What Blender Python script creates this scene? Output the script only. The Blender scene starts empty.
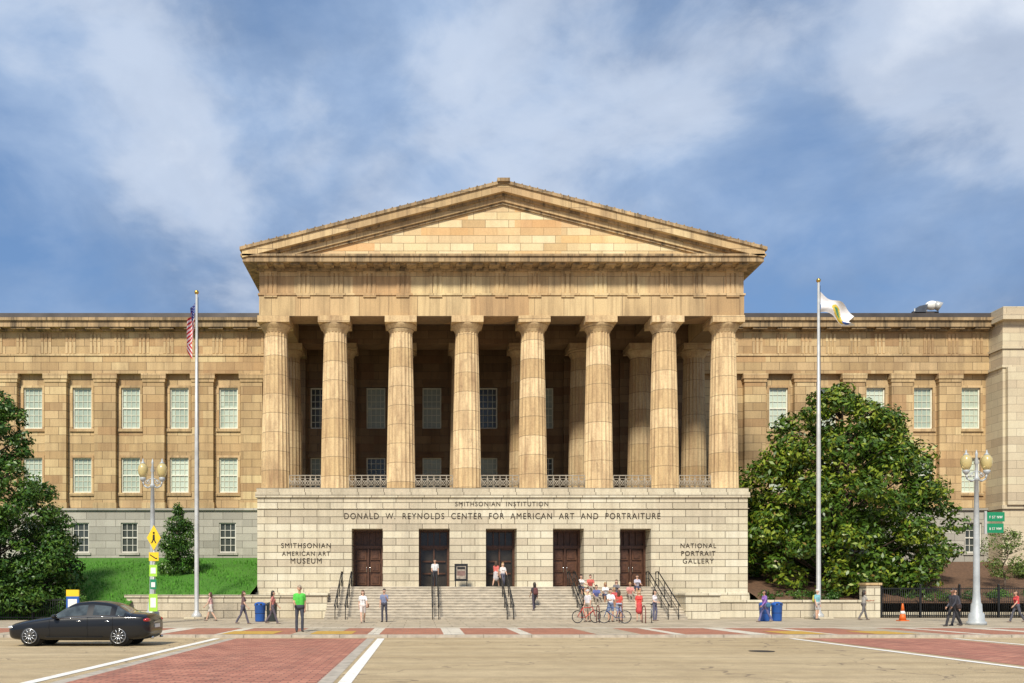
import bpy, math, random
import numpy as np
from mathutils import Vector, Matrix
random.seed(7); rng=np.random.default_rng(7)
S=bpy.context.scene
S.view_settings.view_transform='Standard'
try: S.view_settings.look='None'
except Exception: pass
S.view_settings.exposure=0
R=math.radians

# ---------------------------------------------------------------- materials
class N:
    def __init__(s,tree): s.t=tree
    def new(s,typ,**k):
        n=s.t.nodes.new(typ)
        for a,b in k.items(): setattr(n,a,b)
        return n
    def link(s,a,b): s.t.links.new(a,b)
    def math(s,op,a,b=None,c=None,clamp=False):
        n=s.new('ShaderNodeMath',operation=op); n.use_clamp=clamp
        for i,x in enumerate((a,b,c)):
            if x is None: continue
            if isinstance(x,(int,float)): n.inputs[i].default_value=x
            else: s.link(x,n.inputs[i])
        return n.outputs[0]
    def mix(s,f,a,b,mode='MIX'):
        n=s.new('ShaderNodeMix',data_type='RGBA',blend_type=mode)
        for i,x in ((0,f),(6,a),(7,b)):
            if isinstance(x,(int,float)): n.inputs[i].default_value=x
            elif isinstance(x,tuple): n.inputs[i].default_value=(*x[:3],1)
            else: s.link(x,n.inputs[i])
        return n.outputs[2]
    def ramp(s,f,pts,ease=False):
        n=s.new('ShaderNodeValToRGB'); e=n.color_ramp.elements
        if ease: n.color_ramp.interpolation='EASE'
        while len(e)<len(pts): e.new(0.5)
        for el,(p,c) in zip(e,pts):
            el.position=p; el.color=(c,c,c,1) if isinstance(c,(int,float)) else (*c,1)
        s.link(f,n.inputs[0]); return n.outputs[0]
    def noise(s,vec,scale,detail=4,rough=.55,dist=0):
        n=s.new('ShaderNodeTexNoise'); n.inputs['Scale'].default_value=scale
        n.inputs['Detail'].default_value=detail; n.inputs['Roughness'].default_value=rough
        n.inputs['Distortion'].default_value=dist
        if vec is not None: s.link(vec,n.inputs['Vector'])
        return n.outputs[0]
    def scalev(s,v,sc):
        n=s.new('ShaderNodeVectorMath',operation='MULTIPLY'); s.link(v,n.inputs[0]); n.inputs[1].default_value=sc
        return n.outputs[0]
def newmat(name):
    m=bpy.data.materials.new(name); m.use_nodes=True
    n=N(m.node_tree); b=m.node_tree.nodes['Principled BSDF']
    pos=n.new('ShaderNodeNewGeometry').outputs['Position']
    return m,n,b,pos
def bump(n,b,h,st,d=.02):
    bp=n.new('ShaderNodeBump'); bp.inputs['Strength'].default_value=st; bp.inputs['Distance'].default_value=d
    n.link(h,bp.inputs['Height']); n.link(bp.outputs[0],b.inputs['Normal'])
_c={}
def plain(name,col,rough=.7,metal=0,var=.25,scale=3,coat=0,bmp=0):
    if name in _c: return _c[name]
    m,n,b,pos=newmat(name)
    f=n.noise(pos,scale,5)
    c2=tuple(x*(1-var) for x in col); c1=tuple(min(1,x*(1+var)) for x in col)
    n.link(n.mix(n.ramp(f,[(.3,0.),(.7,1.)]),c2,c1),b.inputs['Base Color'])
    b.inputs['Roughness'].default_value=rough; b.inputs['Metallic'].default_value=metal
    if coat: b.inputs['Coat Weight'].default_value=coat
    if bmp: bump(n,b,f,bmp)
    _c[name]=m; return m
def ashlar(name,cA,cB,mort,bw,bh,msz=.012,stain=.5,staincol=(.16,.11,.07),off=.5,bmp=.5,cC=None,grime=0):
    m,n,b,pos=newmat(name)
    sp=n.new('ShaderNodeSeparateXYZ'); n.link(pos,sp.inputs[0])
    xy=n.math('ADD',sp.outputs[0],sp.outputs[1])
    cb=n.new('ShaderNodeCombineXYZ'); n.link(xy,cb.inputs[0]); n.link(sp.outputs[2],cb.inputs[1])
    br=n.new('ShaderNodeTexBrick'); br.offset=off
    n.link(cb.outputs[0],br.inputs['Vector'])
    br.inputs['Scale'].default_value=1; br.inputs['Brick Width'].default_value=bw; br.inputs['Row Height'].default_value=bh
    br.inputs['Mortar Size'].default_value=msz; br.inputs['Mortar Smooth'].default_value=.2
    br.inputs['Color1'].default_value=(*cA,1); br.inputs['Color2'].default_value=(*cB,1); br.inputs['Mortar'].default_value=(*mort,1)
    col=br.outputs['Color']
    bx=n.math('FLOOR',n.math('DIVIDE',n.math('ADD',xy,.37),bw*2)); bz=n.math('FLOOR',n.math('DIVIDE',sp.outputs[2],bh))
    c2=n.new('ShaderNodeCombineXYZ'); n.link(bx,c2.inputs[0]); n.link(bz,c2.inputs[1])
    wn=n.new('ShaderNodeTexWhiteNoise',noise_dimensions='3D'); n.link(c2.outputs[0],wn.inputs[0])
    if cC: col=n.mix(n.ramp(wn.outputs[0],[(.62,0.),(.95,.75)]),col,cC)
    c3=n.new('ShaderNodeCombineXYZ'); n.link(bz,c3.inputs[1]); n.link(n.math('FLOOR',n.math('DIVIDE',xy,9.)),c3.inputs[0])
    w2=n.new('ShaderNodeTexWhiteNoise',noise_dimensions='3D'); n.link(c3.outputs[0],w2.inputs[0])
    col=n.mix(.5,col,n.ramp(w2.outputs[0],[(0.,.36),(1.,.62)]),'OVERLAY')
    v=n.scalev(pos,(1.2,1.2,.25))
    st=n.noise(v,.9,7,.65)
    f=n.ramp(st,[(.46,0.),(.74,stain)])
    col=n.mix(f,col,staincol)
    if grime:
        sv=n.noise(n.scalev(pos,(3.5,3.5,.12)),1.,6,.7)
        col=n.mix(n.ramp(sv,[(.48,0.),(.70,grime)]),col,tuple(x*.6 for x in staincol))
    g=n.noise(pos,14,4,.7)
    col=n.mix(.45,col,n.ramp(g,[(.25,.32),(.75,.68)]),'OVERLAY')
    big=n.noise(pos,.13,3)
    col=n.mix(.6,col,n.ramp(big,[(.3,.40),(.7,.60)]),'OVERLAY')
    n.link(col,b.inputs['Base Color']); b.inputs['Roughness'].default_value=.88
    h=n.math('ADD',n.math('MULTIPLY',br.outputs['Fac'],-1.),n.math('MULTIPLY',g,.35))
    bump(n,b,h,bmp,.03)
    return m
SAND=ashlar('sandstone_ashlar',(.60,.445,.235),(.455,.31,.15),(.17,.115,.06),1.35,.62,.018,.5,(.21,.13,.07),cC=(.38,.225,.105),grime=.25)
SANDD=ashlar('sandstone_ashlar_shaded',(.22,.145,.075),(.16,.10,.05),(.07,.045,.025),1.35,.62,.012,.5,(.06,.035,.02),cC=(.16,.085,.04))  # darker copy of the wall sandstone, portico interior shade painted into its colour
SANDT=ashlar('sandstone_trim',(.64,.48,.26),(.50,.35,.175),(.22,.15,.085),1.9,1.3,.016,.55,(.20,.13,.07),cC=(.44,.27,.13),grime=.5)
TYMP=ashlar('sandstone_tympanum',(.76,.62,.37),(.57,.40,.20),(.26,.18,.1),1.5,.5,.016,.25,(.27,.18,.10),cC=(.66,.40,.17))
PALE=ashlar('granite_ashlar',(.64,.575,.43),(.52,.455,.33),(.16,.13,.09),1.7,.46,.02,.3,(.29,.24,.16),bmp=.9,grime=.3)
GRAY=ashlar('grey_granite_base',(.45,.425,.36),(.35,.33,.28),(.16,.145,.12),1.5,.55,.016,.35,(.20,.18,.14))
WHITEST=ashlar('pale_limestone',(.66,.58,.41),(.56,.48,.33),(.3,.24,.17),1.5,.6,.012,.25,(.33,.27,.19))
CORN=ashlar('weathered_cornice_stone',(.47,.335,.18),(.34,.23,.12),(.11,.085,.055),1.6,3.0,.012,.9,(.055,.045,.033),grime=.9)
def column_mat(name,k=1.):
    m,n,b,pos=newmat(name)
    sp=n.new('ShaderNodeSeparateXYZ'); n.link(pos,sp.inputs[0])
    cx=n.math('FLOOR',n.math('DIVIDE',n.math('ADD',sp.outputs[0],3.1),4.2))
    dz=n.math('DIVIDE',n.math('ADD',sp.outputs[2],n.math('MULTIPLY',cx,.37)),1.25)
    c=n.new('ShaderNodeCombineXYZ'); n.link(cx,c.inputs[0]); n.link(n.math('FLOOR',dz),c.inputs[2])
    wn=n.new('ShaderNodeTexWhiteNoise',noise_dimensions='3D'); n.link(c.outputs[0],wn.inputs[0])
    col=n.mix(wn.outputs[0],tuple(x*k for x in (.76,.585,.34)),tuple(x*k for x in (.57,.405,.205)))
    st=n.noise(n.scalev(pos,(2.2,2.2,.35)),1.1,7,.65)
    col=n.mix(n.ramp(st,[(.42,0.),(.72,.8)]),col,(.29,.17,.09))
    s2=n.noise(n.scalev(pos,(1,1,1.6)),1.7,6,.7)
    col=n.mix(n.ramp(s2,[(.56,0.),(.72,.45)]),col,(.20,.125,.07))
    fr=n.math('FRACT',dz)
    j=n.math('LESS_THAN',fr,.028)
    col=n.mix(n.math('MULTIPLY',j,.75),col,(.12,.08,.045))
    g=n.noise(pos,9,5,.75); col=n.mix(.6,col,n.ramp(g,[(.25,.30),(.75,.68)]),'OVERLAY')
    n.link(col,b.inputs['Base Color']); b.inputs['Roughness'].default_value=.9; bump(n,b,g,.4,.02)
    return m
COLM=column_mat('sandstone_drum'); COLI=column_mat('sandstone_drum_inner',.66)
DARKIN=plain('portico_ceiling_plaster',(.12,.08,.05),.9)  # ceiling colour darkened to paint in the shade under the portico
def pane_mat(name,colA,colB,rough=.12,coat=.6):
    m,n,b,pos=newmat(name)
    sp=n.new('ShaderNodeSeparateXYZ'); n.link(pos,sp.inputs[0])
    c=n.new('ShaderNodeCombineXYZ')
    n.link(n.math('FLOOR',n.math('DIVIDE',sp.outputs[0],1.9)),c.inputs[0]); n.link(n.math('FLOOR',n.math('DIVIDE',sp.outputs[2],4)),c.inputs[2])
    wn=n.new('ShaderNodeTexWhiteNoise',noise_dimensions='3D'); n.link(c.outputs[0],wn.inputs[0])
    f=n.math('ADD',n.math('MULTIPLY',wn.outputs[0],.6),n.math('MULTIPLY',n.noise(pos,1.1,3),.5),clamp=True)
    n.link(n.mix(f,colA,colB),b.inputs['Base Color']); b.inputs['Roughness'].default_value=rough
    b.inputs['Coat Weight'].default_value=coat; b.inputs['Coat Roughness'].default_value=.03
    return m
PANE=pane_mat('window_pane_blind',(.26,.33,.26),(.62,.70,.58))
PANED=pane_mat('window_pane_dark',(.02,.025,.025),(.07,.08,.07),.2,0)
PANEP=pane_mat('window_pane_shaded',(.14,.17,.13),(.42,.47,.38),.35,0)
FRAME=plain('window_frame_paint',(.74,.73,.60),.5,var=.1)
FRAMEG=plain('window_muntin_paint',(.60,.60,.47),.5,var=.1)
FRAMEW=plain('window_frame_white',(.62,.6,.52),.5,var=.1)
DOOR=plain('bronze_door',(.085,.038,.022),.42,.2,.35,6)
DOORG=plain('door_glass',(.03,.025,.02),.2,0,.4,1.5)
IRON=plain('black_iron',(.016,.017,.018),.5,.3)
LATT=plain('railing_paint',(.30,.26,.2),.55)
ROOFM=plain('roof_metal',(.07,.06,.055),.55,.2,.3,.7)
BRONZE=plain('inscription_bronze',(.04,.028,.02),.5,.4)
POLE=plain('painted_pole_grey',(.50,.50,.48),.4,.2,.12)
LAMPP=plain('lamp_post_paint',(.42,.45,.46),.5,.1,.15)
WHITE=plain('white_paint',(.75,.74,.70),.6,var=.12,scale=9)
YELL=plain('yellow_sign',(.80,.55,.02),.4,var=.05)
GREENS=plain('green_sign',(.01,.22,.10),.4,var=.05)
LIME=plain('lime_sign',(.35,.62,.06),.4,var=.05)
BLUE=plain('blue_plastic',(.02,.10,.38),.4,var=.1)
RED=plain('red_paint',(.5,.03,.02),.45,var=.1)
BLACK=plain('black_rubber',(.015,.015,.015),.8)
CHROME=plain('chrome',(.6,.6,.6),.15,1,.05)
GOLD=plain('gilded_finial',(.6,.4,.1),.3,1,.05)
BARK=plain('bark',(.10,.07,.05),.9,0,.4,8,bmp=.6)
MULCH=plain('mulch_soil',(.12,.065,.035),.95,0,.4,6,bmp=.8)

# ---------------------------------------------------------------- mesh builder
def empty(name,loc=(0,0,0),rot=0):
    e=bpy.data.objects.new(name,None); e.location=loc; e.rotation_euler=(0,0,rot)
    e.empty_display_size=.5; S.collection.objects.link(e); return e
class B:
    def __init__(s): s.v=[];s.f=[];s.m=[];s.mats=[];s.sm=[]
    def mi(s,mat):
        if mat not in s.mats: s.mats.append(mat)
        return s.mats.index(mat)
    def add(s,vs,fs,mat,smooth=False):
        o=len(s.v); s.v+= [tuple(v) for v in vs]; i=s.mi(mat)
        for f in fs: s.f.append(tuple(a+o for a in f)); s.m.append(i); s.sm.append(smooth)
    def box(s,x0,x1,y0,y1,z0,z1,mat):
        if x0>x1:x0,x1=x1,x0
        vs=[(x0,y0,z0),(x1,y0,z0),(x1,y1,z0),(x0,y1,z0),(x0,y0,z1),(x1,y0,z1),(x1,y1,z1),(x0,y1,z1)]
        s.add(vs,[(0,3,2,1),(4,5,6,7),(0,1,5,4),(1,2,6,5),(2,3,7,6),(3,0,4,7)],mat)
    def prism(s,poly,y0,y1,mat):
        a=sum(poly[i][0]*poly[(i+1)%len(poly)][1]-poly[(i+1)%len(poly)][0]*poly[i][1] for i in range(len(poly)))
        if a<0: poly=poly[::-1]
        n=len(poly); vs=[(x,y0,z) for x,z in poly]+[(x,y1,z) for x,z in poly]
        fs=[tuple(range(n)),tuple(range(2*n-1,n-1,-1))]+[(i,i+n,(i+1)%n+n,(i+1)%n) for i in range(n)]
        s.add(vs,fs,mat)
    def lathe(s,cx,cy,prof,mat,seg=16,smooth=True,z0=0):
        vs=[];fs=[]
        for r,z in prof:
            for k in range(seg):
                a=2*math.pi*k/seg; vs.append((cx+r*math.cos(a),cy+r*math.sin(a),z+z0))
        for j in range(len(prof)-1):
            for k in range(seg):
                k2=(k+1)%seg; fs.append((j*seg+k,j*seg+k2,(j+1)*seg+k2,(j+1)*seg+k))
        fs.append(tuple(range(seg-1,-1,-1))); fs.append(tuple((len(prof)-1)*seg+k for k in range(seg)))
        s.add(vs,fs,mat,smooth)
    def cyl(s,p0,p1,r0,r1,mat,seg=10,smooth=True):
        p0=Vector(p0);p1=Vector(p1); d=(p1-p0)
        if d.length<1e-6: return
        q=d.to_track_quat('Z','Y'); vs=[];fs=[]
        for p,r in ((p0,r0),(p1,r1)):
            for k in range(seg):
                a=2*math.pi*k/seg; vs.append(p+q@Vector((r*math.cos(a),r*math.sin(a),0)))
        for k in range(seg): fs.append((k,(k+1)%seg,(k+1)%seg+seg,k+seg))
        fs.append(tuple(range(seg-1,-1,-1))); fs.append(tuple(range(seg,2*seg)))
        s.add(vs,fs,mat,smooth)
    def tube(s,pts,r,mat,seg=8):
        for a,b in zip(pts[:-1],pts[1:]): s.cyl(a,b,r,r,mat,seg)
    def sph(s,c,r,mat,seg=14,rings=9):
        if not isinstance(r,tuple): r=(r,r,r)
        vs=[];fs=[]
        for j in range(rings+1):
            t=math.pi*j/rings
            for k in range(seg):
                a=2*math.pi*k/seg
                vs.append((c[0]+r[0]*max(math.sin(t),1e-3)*math.cos(a),c[1]+r[1]*max(math.sin(t),1e-3)*math.sin(a),c[2]-r[2]*math.cos(t)))
        for j in range(rings):
            for k in range(seg): fs.append((j*seg+k,j*seg+(k+1)%seg,(j+1)*seg+(k+1)%seg,(j+1)*seg+k))
        fs.append(tuple(range(seg-1,-1,-1))); fs.append(tuple(rings*seg+k for k in range(seg)))
        s.add(vs,fs,mat,True)
    def torus(s,c,Rr,r,mat,axis='Y',seg=28,sg=8):
        vs=[];fs=[]
        for i in range(seg):
            a=2*math.pi*i/seg
            for k in range(sg):
                b=2*math.pi*k/sg; q=Rr+r*math.cos(b); h=r*math.sin(b)
                if axis=='Y': vs.append((c[0]+q*math.cos(a),c[1]+h,c[2]+q*math.sin(a)))
                elif axis=='X': vs.append((c[0]+h,c[1]+q*math.cos(a),c[2]+q*math.sin(a)))
                else: vs.append((c[0]+q*math.cos(a),c[1]+q*math.sin(a),c[2]+h))
        for i in range(seg):
            for k in range(sg): fs.append((i*sg+k,i*sg+(k+1)%sg,((i+1)%seg)*sg+(k+1)%sg,((i+1)%seg)*sg+k))
        s.add(vs,fs,mat,True)
    def obj(s,name,parent=None,bevel=0,loc=None,rot=0):
        me=bpy.data.meshes.new(name); me.from_pydata(s.v,[],s.f)
        for m in s.mats: me.materials.append(m)
        me.polygons.foreach_set('material_index',s.m); me.polygons.foreach_set('use_smooth',s.sm); me.update()
        o=bpy.data.objects.new(name,me); S.collection.objects.link(o)
        if parent: o.parent=parent
        if loc: o.location=loc
        if rot: o.rotation_euler=(0,0,rot)
        if bevel:
            bv=o.modifiers.new('b','BEVEL'); bv.width=bevel; bv.segments=2; bv.limit_method='ANGLE'
        return o

# ---------------------------------------------------------------- ground, road
def flat_mat_brick(name,cA,cB,mort,bw,bh,rot=0,ms=.008,var=.5):
    m,n,b,pos=newmat(name)
    mp=n.new('ShaderNodeMapping'); mp.inputs['Rotation'].default_value=(0,0,rot); n.link(pos,mp.inputs[0])
    br=n.new('ShaderNodeTexBrick'); n.link(mp.outputs[0],br.inputs['Vector'])
    br.inputs['Scale'].default_value=1; br.inputs['Brick Width'].default_value=bw; br.inputs['Row Height'].default_value=bh
    br.inputs['Mortar Size'].default_value=ms
    br.inputs['Color1'].default_value=(*cA,1); br.inputs['Color2'].default_value=(*cB,1); br.inputs['Mortar'].default_value=(*mort,1)
    col=n.mix(var,br.outputs['Color'],n.ramp(n.noise(pos,.6,7,.7),[(.3,.35),(.7,.68)]),'OVERLAY')
    col=n.mix(n.ramp(n.noise(n.scalev(pos,(1,.25,1)),1.3,6,.7),[(.53,0.),(.73,.4)]),col,(.1,.075,.06))
    n.link(col,b.inputs['Base Color']); b.inputs['Roughness'].default_value=.85
    bump(n,b,n.math('MULTIPLY',br.outputs['Fac'],-1.),.5,.01); return m
def road_mat():
    m,n,b,pos=newmat('road_surface')
    f=n.noise(n.scalev(pos,(.12,.5,1)),1.,6,.6)
    col=n.mix(n.ramp(f,[(.3,0.),(.7,1.)]),(.385,.285,.155),(.53,.415,.245))
    g=n.noise(pos,30,4,.85); col=n.mix(.75,col,n.ramp(g,[(.33,.22),(.67,.76)]),'OVERLAY')
    g2=n.noise(pos,1.6,6,.75); col=n.mix(.5,col,n.ramp(g2,[(.3,.32),(.7,.64)]),'OVERLAY')
    sp=n.new('ShaderNodeSeparateXYZ'); n.link(pos,sp.inputs[0])
    w=n.math('MULTIPLY',n.math('SINE',n.math('MULTIPLY',sp.outputs[1],3.6)),.5)
    t=n.ramp(n.math('ADD',w,n.math('MULTIPLY',f,.6)),[(.45,0.),(.8,.22)])
    col=n.mix(t,col,(.2,.14,.09))
    vo=n.new('ShaderNodeTexVoronoi',feature='DISTANCE_TO_EDGE'); vo.inputs['Scale'].default_value=.16
    wv=n.new('ShaderNodeVectorMath',operation='ADD'); n.link(pos,wv.inputs[0])
    nz=n.new('ShaderNodeTexNoise'); nz.inputs['Scale'].default_value=.8; n.link(pos,nz.inputs['Vector']); n.link(n.scalev(nz.outputs['Color'],(2.5,2.5,0)),wv.inputs[1])
    n.link(wv.outputs[0],vo.inputs['Vector'])
    cr=n.math('MULTIPLY',n.math('LESS_THAN',vo.outputs['Distance'],.0035),.6)
    col=n.mix(cr,col,(.12,.085,.06))
    n.link(col,b.inputs['Base Color']); b.inputs['Roughness'].default_value=.8; bump(n,b,g,.35,.01); return m
def worn_paint():
    m,n,b,pos=newmat('road_marking_paint')
    f=n.noise(pos,7,6,.7)
    n.link(n.mix(n.ramp(f,[(.54,0.),(.70,.7)]),(.82,.80,.74),(.45,.34,.22)),b.inputs['Base Color']); b.inputs['Roughness'].default_value=.7; return m
ROAD=road_mat(); PAINT=worn_paint()
BRICKX=flat_mat_brick('crosswalk_brick',(.50,.215,.14),(.33,.12,.08),(.15,.08,.06),.36,.18,ms=.014,var=.6)
BRICKS=flat_mat_brick('sidewalk_brick',(.44,.17,.095),(.33,.12,.07),(.26,.17,.12),.24,.12)
CONC=flat_mat_brick('sidewalk_concrete',(.46,.385,.275),(.37,.31,.22),(.2,.16,.11),1.5,1.5,ms=.02)
BAND=flat_mat_brick('sidewalk_granite_band',(.64,.58,.47),(.55,.50,.40),(.25,.22,.18),1.2,.6,ms=.012)
TACT=plain('tactile_pad',(.50,.30,.05),.8,var=.2)
KERB=plain('kerb_granite',(.42,.37,.30),.8,var=.25,scale=4)
GB=plain('ground_base',(.25,.21,.16),.9,var=.2,scale=.5)
b=B(); b.add([(-600,-400,-.16),(600,-400,-.16),(600,900,-.16),(-600,900,-.16)],[(0,1,2,3)],GB); b.obj('ground')
b=B(); b.add([(-250,-60,-.10),(250,-60,-.10),(250,33.0,-.10),(-250,33.0,-.10)],[(0,1,2,3)],ROAD); b.obj('road')
mk=empty('road_markings')
b=B()
b.add([(-6.75,3,-.095),(-1.95,3,-.095),(-1.95,32.4,-.095),(-6.75,32.4,-.095)],[(0,1,2,3)],BRICKX)
b.add([(14.1,3,-.095),(19.2,3,-.095),(19.2,32.4,-.095),(14.1,32.4,-.095)],[(0,1,2,3)],BRICKX)
b.add([(-1.95,3,-.0945),(-1.66,3,-.0945),(-1.66,32.4,-.0945),(-1.95,32.4,-.0945)],[(0,1,2,3)],KERB)
b.add([(-7.05,3,-.0945),(-6.75,3,-.0945),(-6.75,32.4,-.0945),(-7.05,32.4,-.0945)],[(0,1,2,3)],KERB)
b.obj('brick_crosswalk',mk)
b=B()
for x0,x1 in ((-1.56,-1.30),(-7.58,-7.32),(13.52,13.76),(19.5,19.72)):
    b.add([(x0,3,-.091),(x1,3,-.091),(x1,32.3,-.091),(x0,32.3,-.091)],[(0,1,2,3)],PAINT)
b.add([(20.5,26.2,-.091),(90,26.2,-.091),(90,26.33,-.091),(20.5,26.33,-.091)],[(0,1,2,3)],PAINT)
b.obj('crosswalk_lines',mk)
b=B(); b.lathe(9.9,25.5,[(0.36,-.096),(.36,-.088),(.30,-.088)],plain('cast_iron',(.05,.045,.04),.6,.5),20,False)
b.obj('manhole_cover')
sw=empty('sidewalk')
b=B(); b.box(-120,120,33.3,70,-.14,0,CONC); b.obj('paving',sw)
b=B(); 
x=-120
while x<120:
    b.box(x,x+1.78,33.0,33.3,-.14,.006,KERB); x+=1.8
b.obj('kerb',sw)
b=B()
b.add([(-120,33.35,.004),(120,33.35,.004),(120,39,.004),(-120,39,.004)],[(0,1,2,3)],BRICKS)
b.obj('brick_strip',sw)
b=B()
for i in range(-14,16):
    x=.9+i*2.9
    w=.45 if i%2 else .8
    if i%4==2: w=1.7
    b.add([(x,33.32,.008),(x+w,33.32,.008),(x+w*1.05,38.9,.008),(x+.0,38.9,.008)],[(0,1,2,3)],BAND if i%4!=2 else CONC)
b.add([(-120,39.0,.008),(120,39.0,.008),(120,39.5,.008),(-120,39.5,.008)],[(0,1,2,3)],BAND)
b.obj('granite_bands',sw)
b=B()
for x0,x1 in ((-7.6,-5.6),(-4.2,-2.6),(14.0,15.6),(17.4,19)):
    b.add([(x0,33.4,.012),(x1,33.4,.012),(x1,36,.012),(x0,36,.012)],[(0,1,2,3)],TACT)
b.obj('tactile_pads',sw)

# ---------------------------------------------------------------- MUSEUM
AX=5.3
bld=empty('neoclassical_museum_building')
PF=56.8; PT=8.3
XL,XR=AX-15.8,AX+15.85
doors=[AX-.05+4.33*k for k in (-2,-1,0,1,2)]
dw=1.0; dz0,dz1=1.92,5.68
b=B()
xs=[XL]
for d in doors: xs+= [d-dw,d+dw]
xs.append(XR)
for i in range(0,len(xs),2): b.box(xs[i],xs[i+1],PF,PF+2.0,0,dz1,PALE)
b.box(XL,XR,PF,PF+2.0,dz1,PT-.62,PALE)
b.box(XL,XR,PF+2.0,69.5,0,PT-.62,PALE)
for d in doors: b.box(d-dw,d+dw,PF+.01,PF+1.99,0,1.9,PALE)
b.obj('podium',bld)
b=B()
b.box(XL-.12,XR+.12,PF-.13,69.4,PT-.62,PT-.28,PALE)
b.box(XL-.05,XR+.05,PF-.06,69.4,PT-.28,PT,PALE)
b.box(XL-.08,XR+.08,PF-.07,69.4,6.95,7.0,PALE)
b.box(XL-.1,doors[0]-dw-2.2,PF-.12,PF-.002,0,1.55,PALE)
b.box(XR+.1,doors[4]+dw+2.2,PF-.12,PF-.002,0,1.55,PALE)
b.obj('podium_cornice',bld,bevel=.02)
for i,d in enumerate(doors):
    b=B(); y=PF+1.35; m=DOOR
    b.box(d-dw,d+dw,y+.25,y+.3,dz0,dz1,DOORG if i in (1,2) else DOOR)
    b.box(d-dw,d-dw+.14,y,y+.25,dz0,dz1,m); b.box(d+dw-.14,d+dw,y,y+.25,dz0,dz1,m)
    b.box(d-dw+.14,d+dw-.14,y,y+.25,dz1-.14,dz1,m); b.box(d-dw+.14,d+dw-.14,y+.02,y+.25,4.45,4.65,m)
    b.box(d-.05,d+.05,y+.05,y+.25,dz0,4.45,m)
    for k in (-.4,.0,.4): b.box(d+k-.03,d+k+.03,y+.1,y+.249,4.65,dz1-.14,m)
    for sx in (-1,1):
        for z0,z1 in ((2.05,2.75),(2.9,3.55),(3.7,4.35)):
            x0=d+sx*.14; x1=d+sx*(dw-.24)
            if i in (1,2) :
                b.box(x0,x1,y+.12,y+.249,z1,z1+.1,m)
            else:
                a,c=min(x0,x1),max(x0,x1)
                b.box(a,c,y+.17,y+.249,z0,z1,plain('bronze_panel',(.12,.055,.03),.4,.3,.3,6))
                b.box(a+.1,c-.1,y+.12,y+.169,z0+.1,z1-.1,m)
        b.cyl((d+sx*.12,y-.02,2.9),(d+sx*.12,y-.02,3.3),.02,.02,CHROME,6)
    b.obj('entrance_door',bld)
b=B()
sx0,sx1=-5.55,15.5
STEP=plain('step_granite',(.54,.48,.38),.8,var=.25,scale=1.5)
STEPR=plain('step_riser_granite',(.38,.33,.26),.85,var=.3,scale=2.5)
for k in range(12):
    z=.16*(k+1); yy=51.0+.33*k
    b.box(sx0,sx1,yy,yy+.33,0,z-.05,STEPR)
    b.box(sx0,sx1,yy-.03,yy+.33,z-.05,z,STEP)
b.box(sx0,sx1,54.96,PF,0,1.915,STEP)
b.obj('entrance_steps',bld)
b=B()
b.box(sx1,sx1+2.0,51.3,PF-.13,0,1.35,PALE); b.box(sx1-.05,sx1+2.05,51.22,PF-.14,1.35,1.52,PALE)
b.box(sx0-1.6,sx0,52.6,PF-.13,0,1.35,PALE); b.box(sx0-1.65,sx0+.05,52.52,PF-.14,1.35,1.52,PALE)
b.obj('stair_cheek_walls',bld,bevel=.02)
b=B()
def stairz(y): return max(0,min(1.92,(y-51.0)/.33*.16+.16)) if y>=51 else 0
for x in (-4.6,.9,5.2,9.5,14.6):
    for dx in ((-.18,.18) if abs(x-5)<5 else (-.3,.3)):
        pts=[(x+dx,50.4,.80),(x+dx,50.7,.92),(x+dx,55.0,2.85),(x+dx,55.6,2.85),(x+dx,55.65,2.7)]
        b.tube(pts,.035,IRON); b.tube([(p[0],p[1],p[2]-.42) for p in pts[1:4]],.02,IRON)
        for y in (50.7,52.2,53.6,55.0,55.6):
            zz=np.interp(y,[50.4,50.7,55,55.6],[.80,.92,2.85,2.85]); b.cyl((x+dx,y,stairz(y)-.1),(x+dx,y,zz),.025,.025,IRON,8)
b.obj('stair_handrails',bld)

def fluted(b,cx,cy,z0,z1,rb,rt,mat,fl=20,sub=4):
    n=fl*sub; H=z1-z0; vs=[];fs=[]
    cap=.95; rows=14
    zs=[z0+(H-cap)*i/(rows-1) for i in range(rows)]
    for i,z in enumerate(zs):
        t=(z-z0)/(H-cap); r=rb+(rt-rb)*t+.02*math.sin(math.pi*t)
        for k in range(n):
            a=2*math.pi*k/n; rr=r*(1-.07*abs(math.sin(a*fl/2)))
            vs.append((cx+rr*math.cos(a),cy+rr*math.sin(a),z))
    for j in range(rows-1):
        for k in range(n): fs.append((j*n+k,j*n+(k+1)%n,(j+1)*n+(k+1)%n,(j+1)*n+k))
    b.add(vs,fs,mat,False)
    zc=z1-cap
    b.lathe(cx,cy,[(rt*.97,zc-.02),(rt*1.0,zc),(rt*1.0,zc+.1),(rt*1.06,zc+.13),(rt*1.06,zc+.17),(rt*1.10,zc+.2),(rt*1.3,zc+.42),(rt*1.36,zc+.5),(rt*1.33,zc+.53)],mat,40)
    a=rt*1.38; b.box(cx-a,cx+a,cy-a,cy+a,zc+.53,z1,mat)
cxs=[AX-.05+v for v in (-14.75,-10.83,-6.5,-2.17,2.17,6.5,10.83,14.75)]
AT=19.5
for cx in cxs:
    b=B(); fluted(b,cx,58,PT,AT,.96,.75,COLM); b.obj('column',bld)
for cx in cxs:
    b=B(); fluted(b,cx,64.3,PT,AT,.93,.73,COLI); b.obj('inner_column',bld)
EX0,EX1=AX-15.75,AX+15.75
b=B()
b.box(EX0,EX1,57.15,58.85,AT,20.85,SANDT)
b.box(EX0+.01,EX1-.01,57.21,58.8,20.97,22.4,SANDT)
b.box(EX0-.07,EX1+.07,57.08,58.82,20.85,20.97,SANDT)
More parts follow.
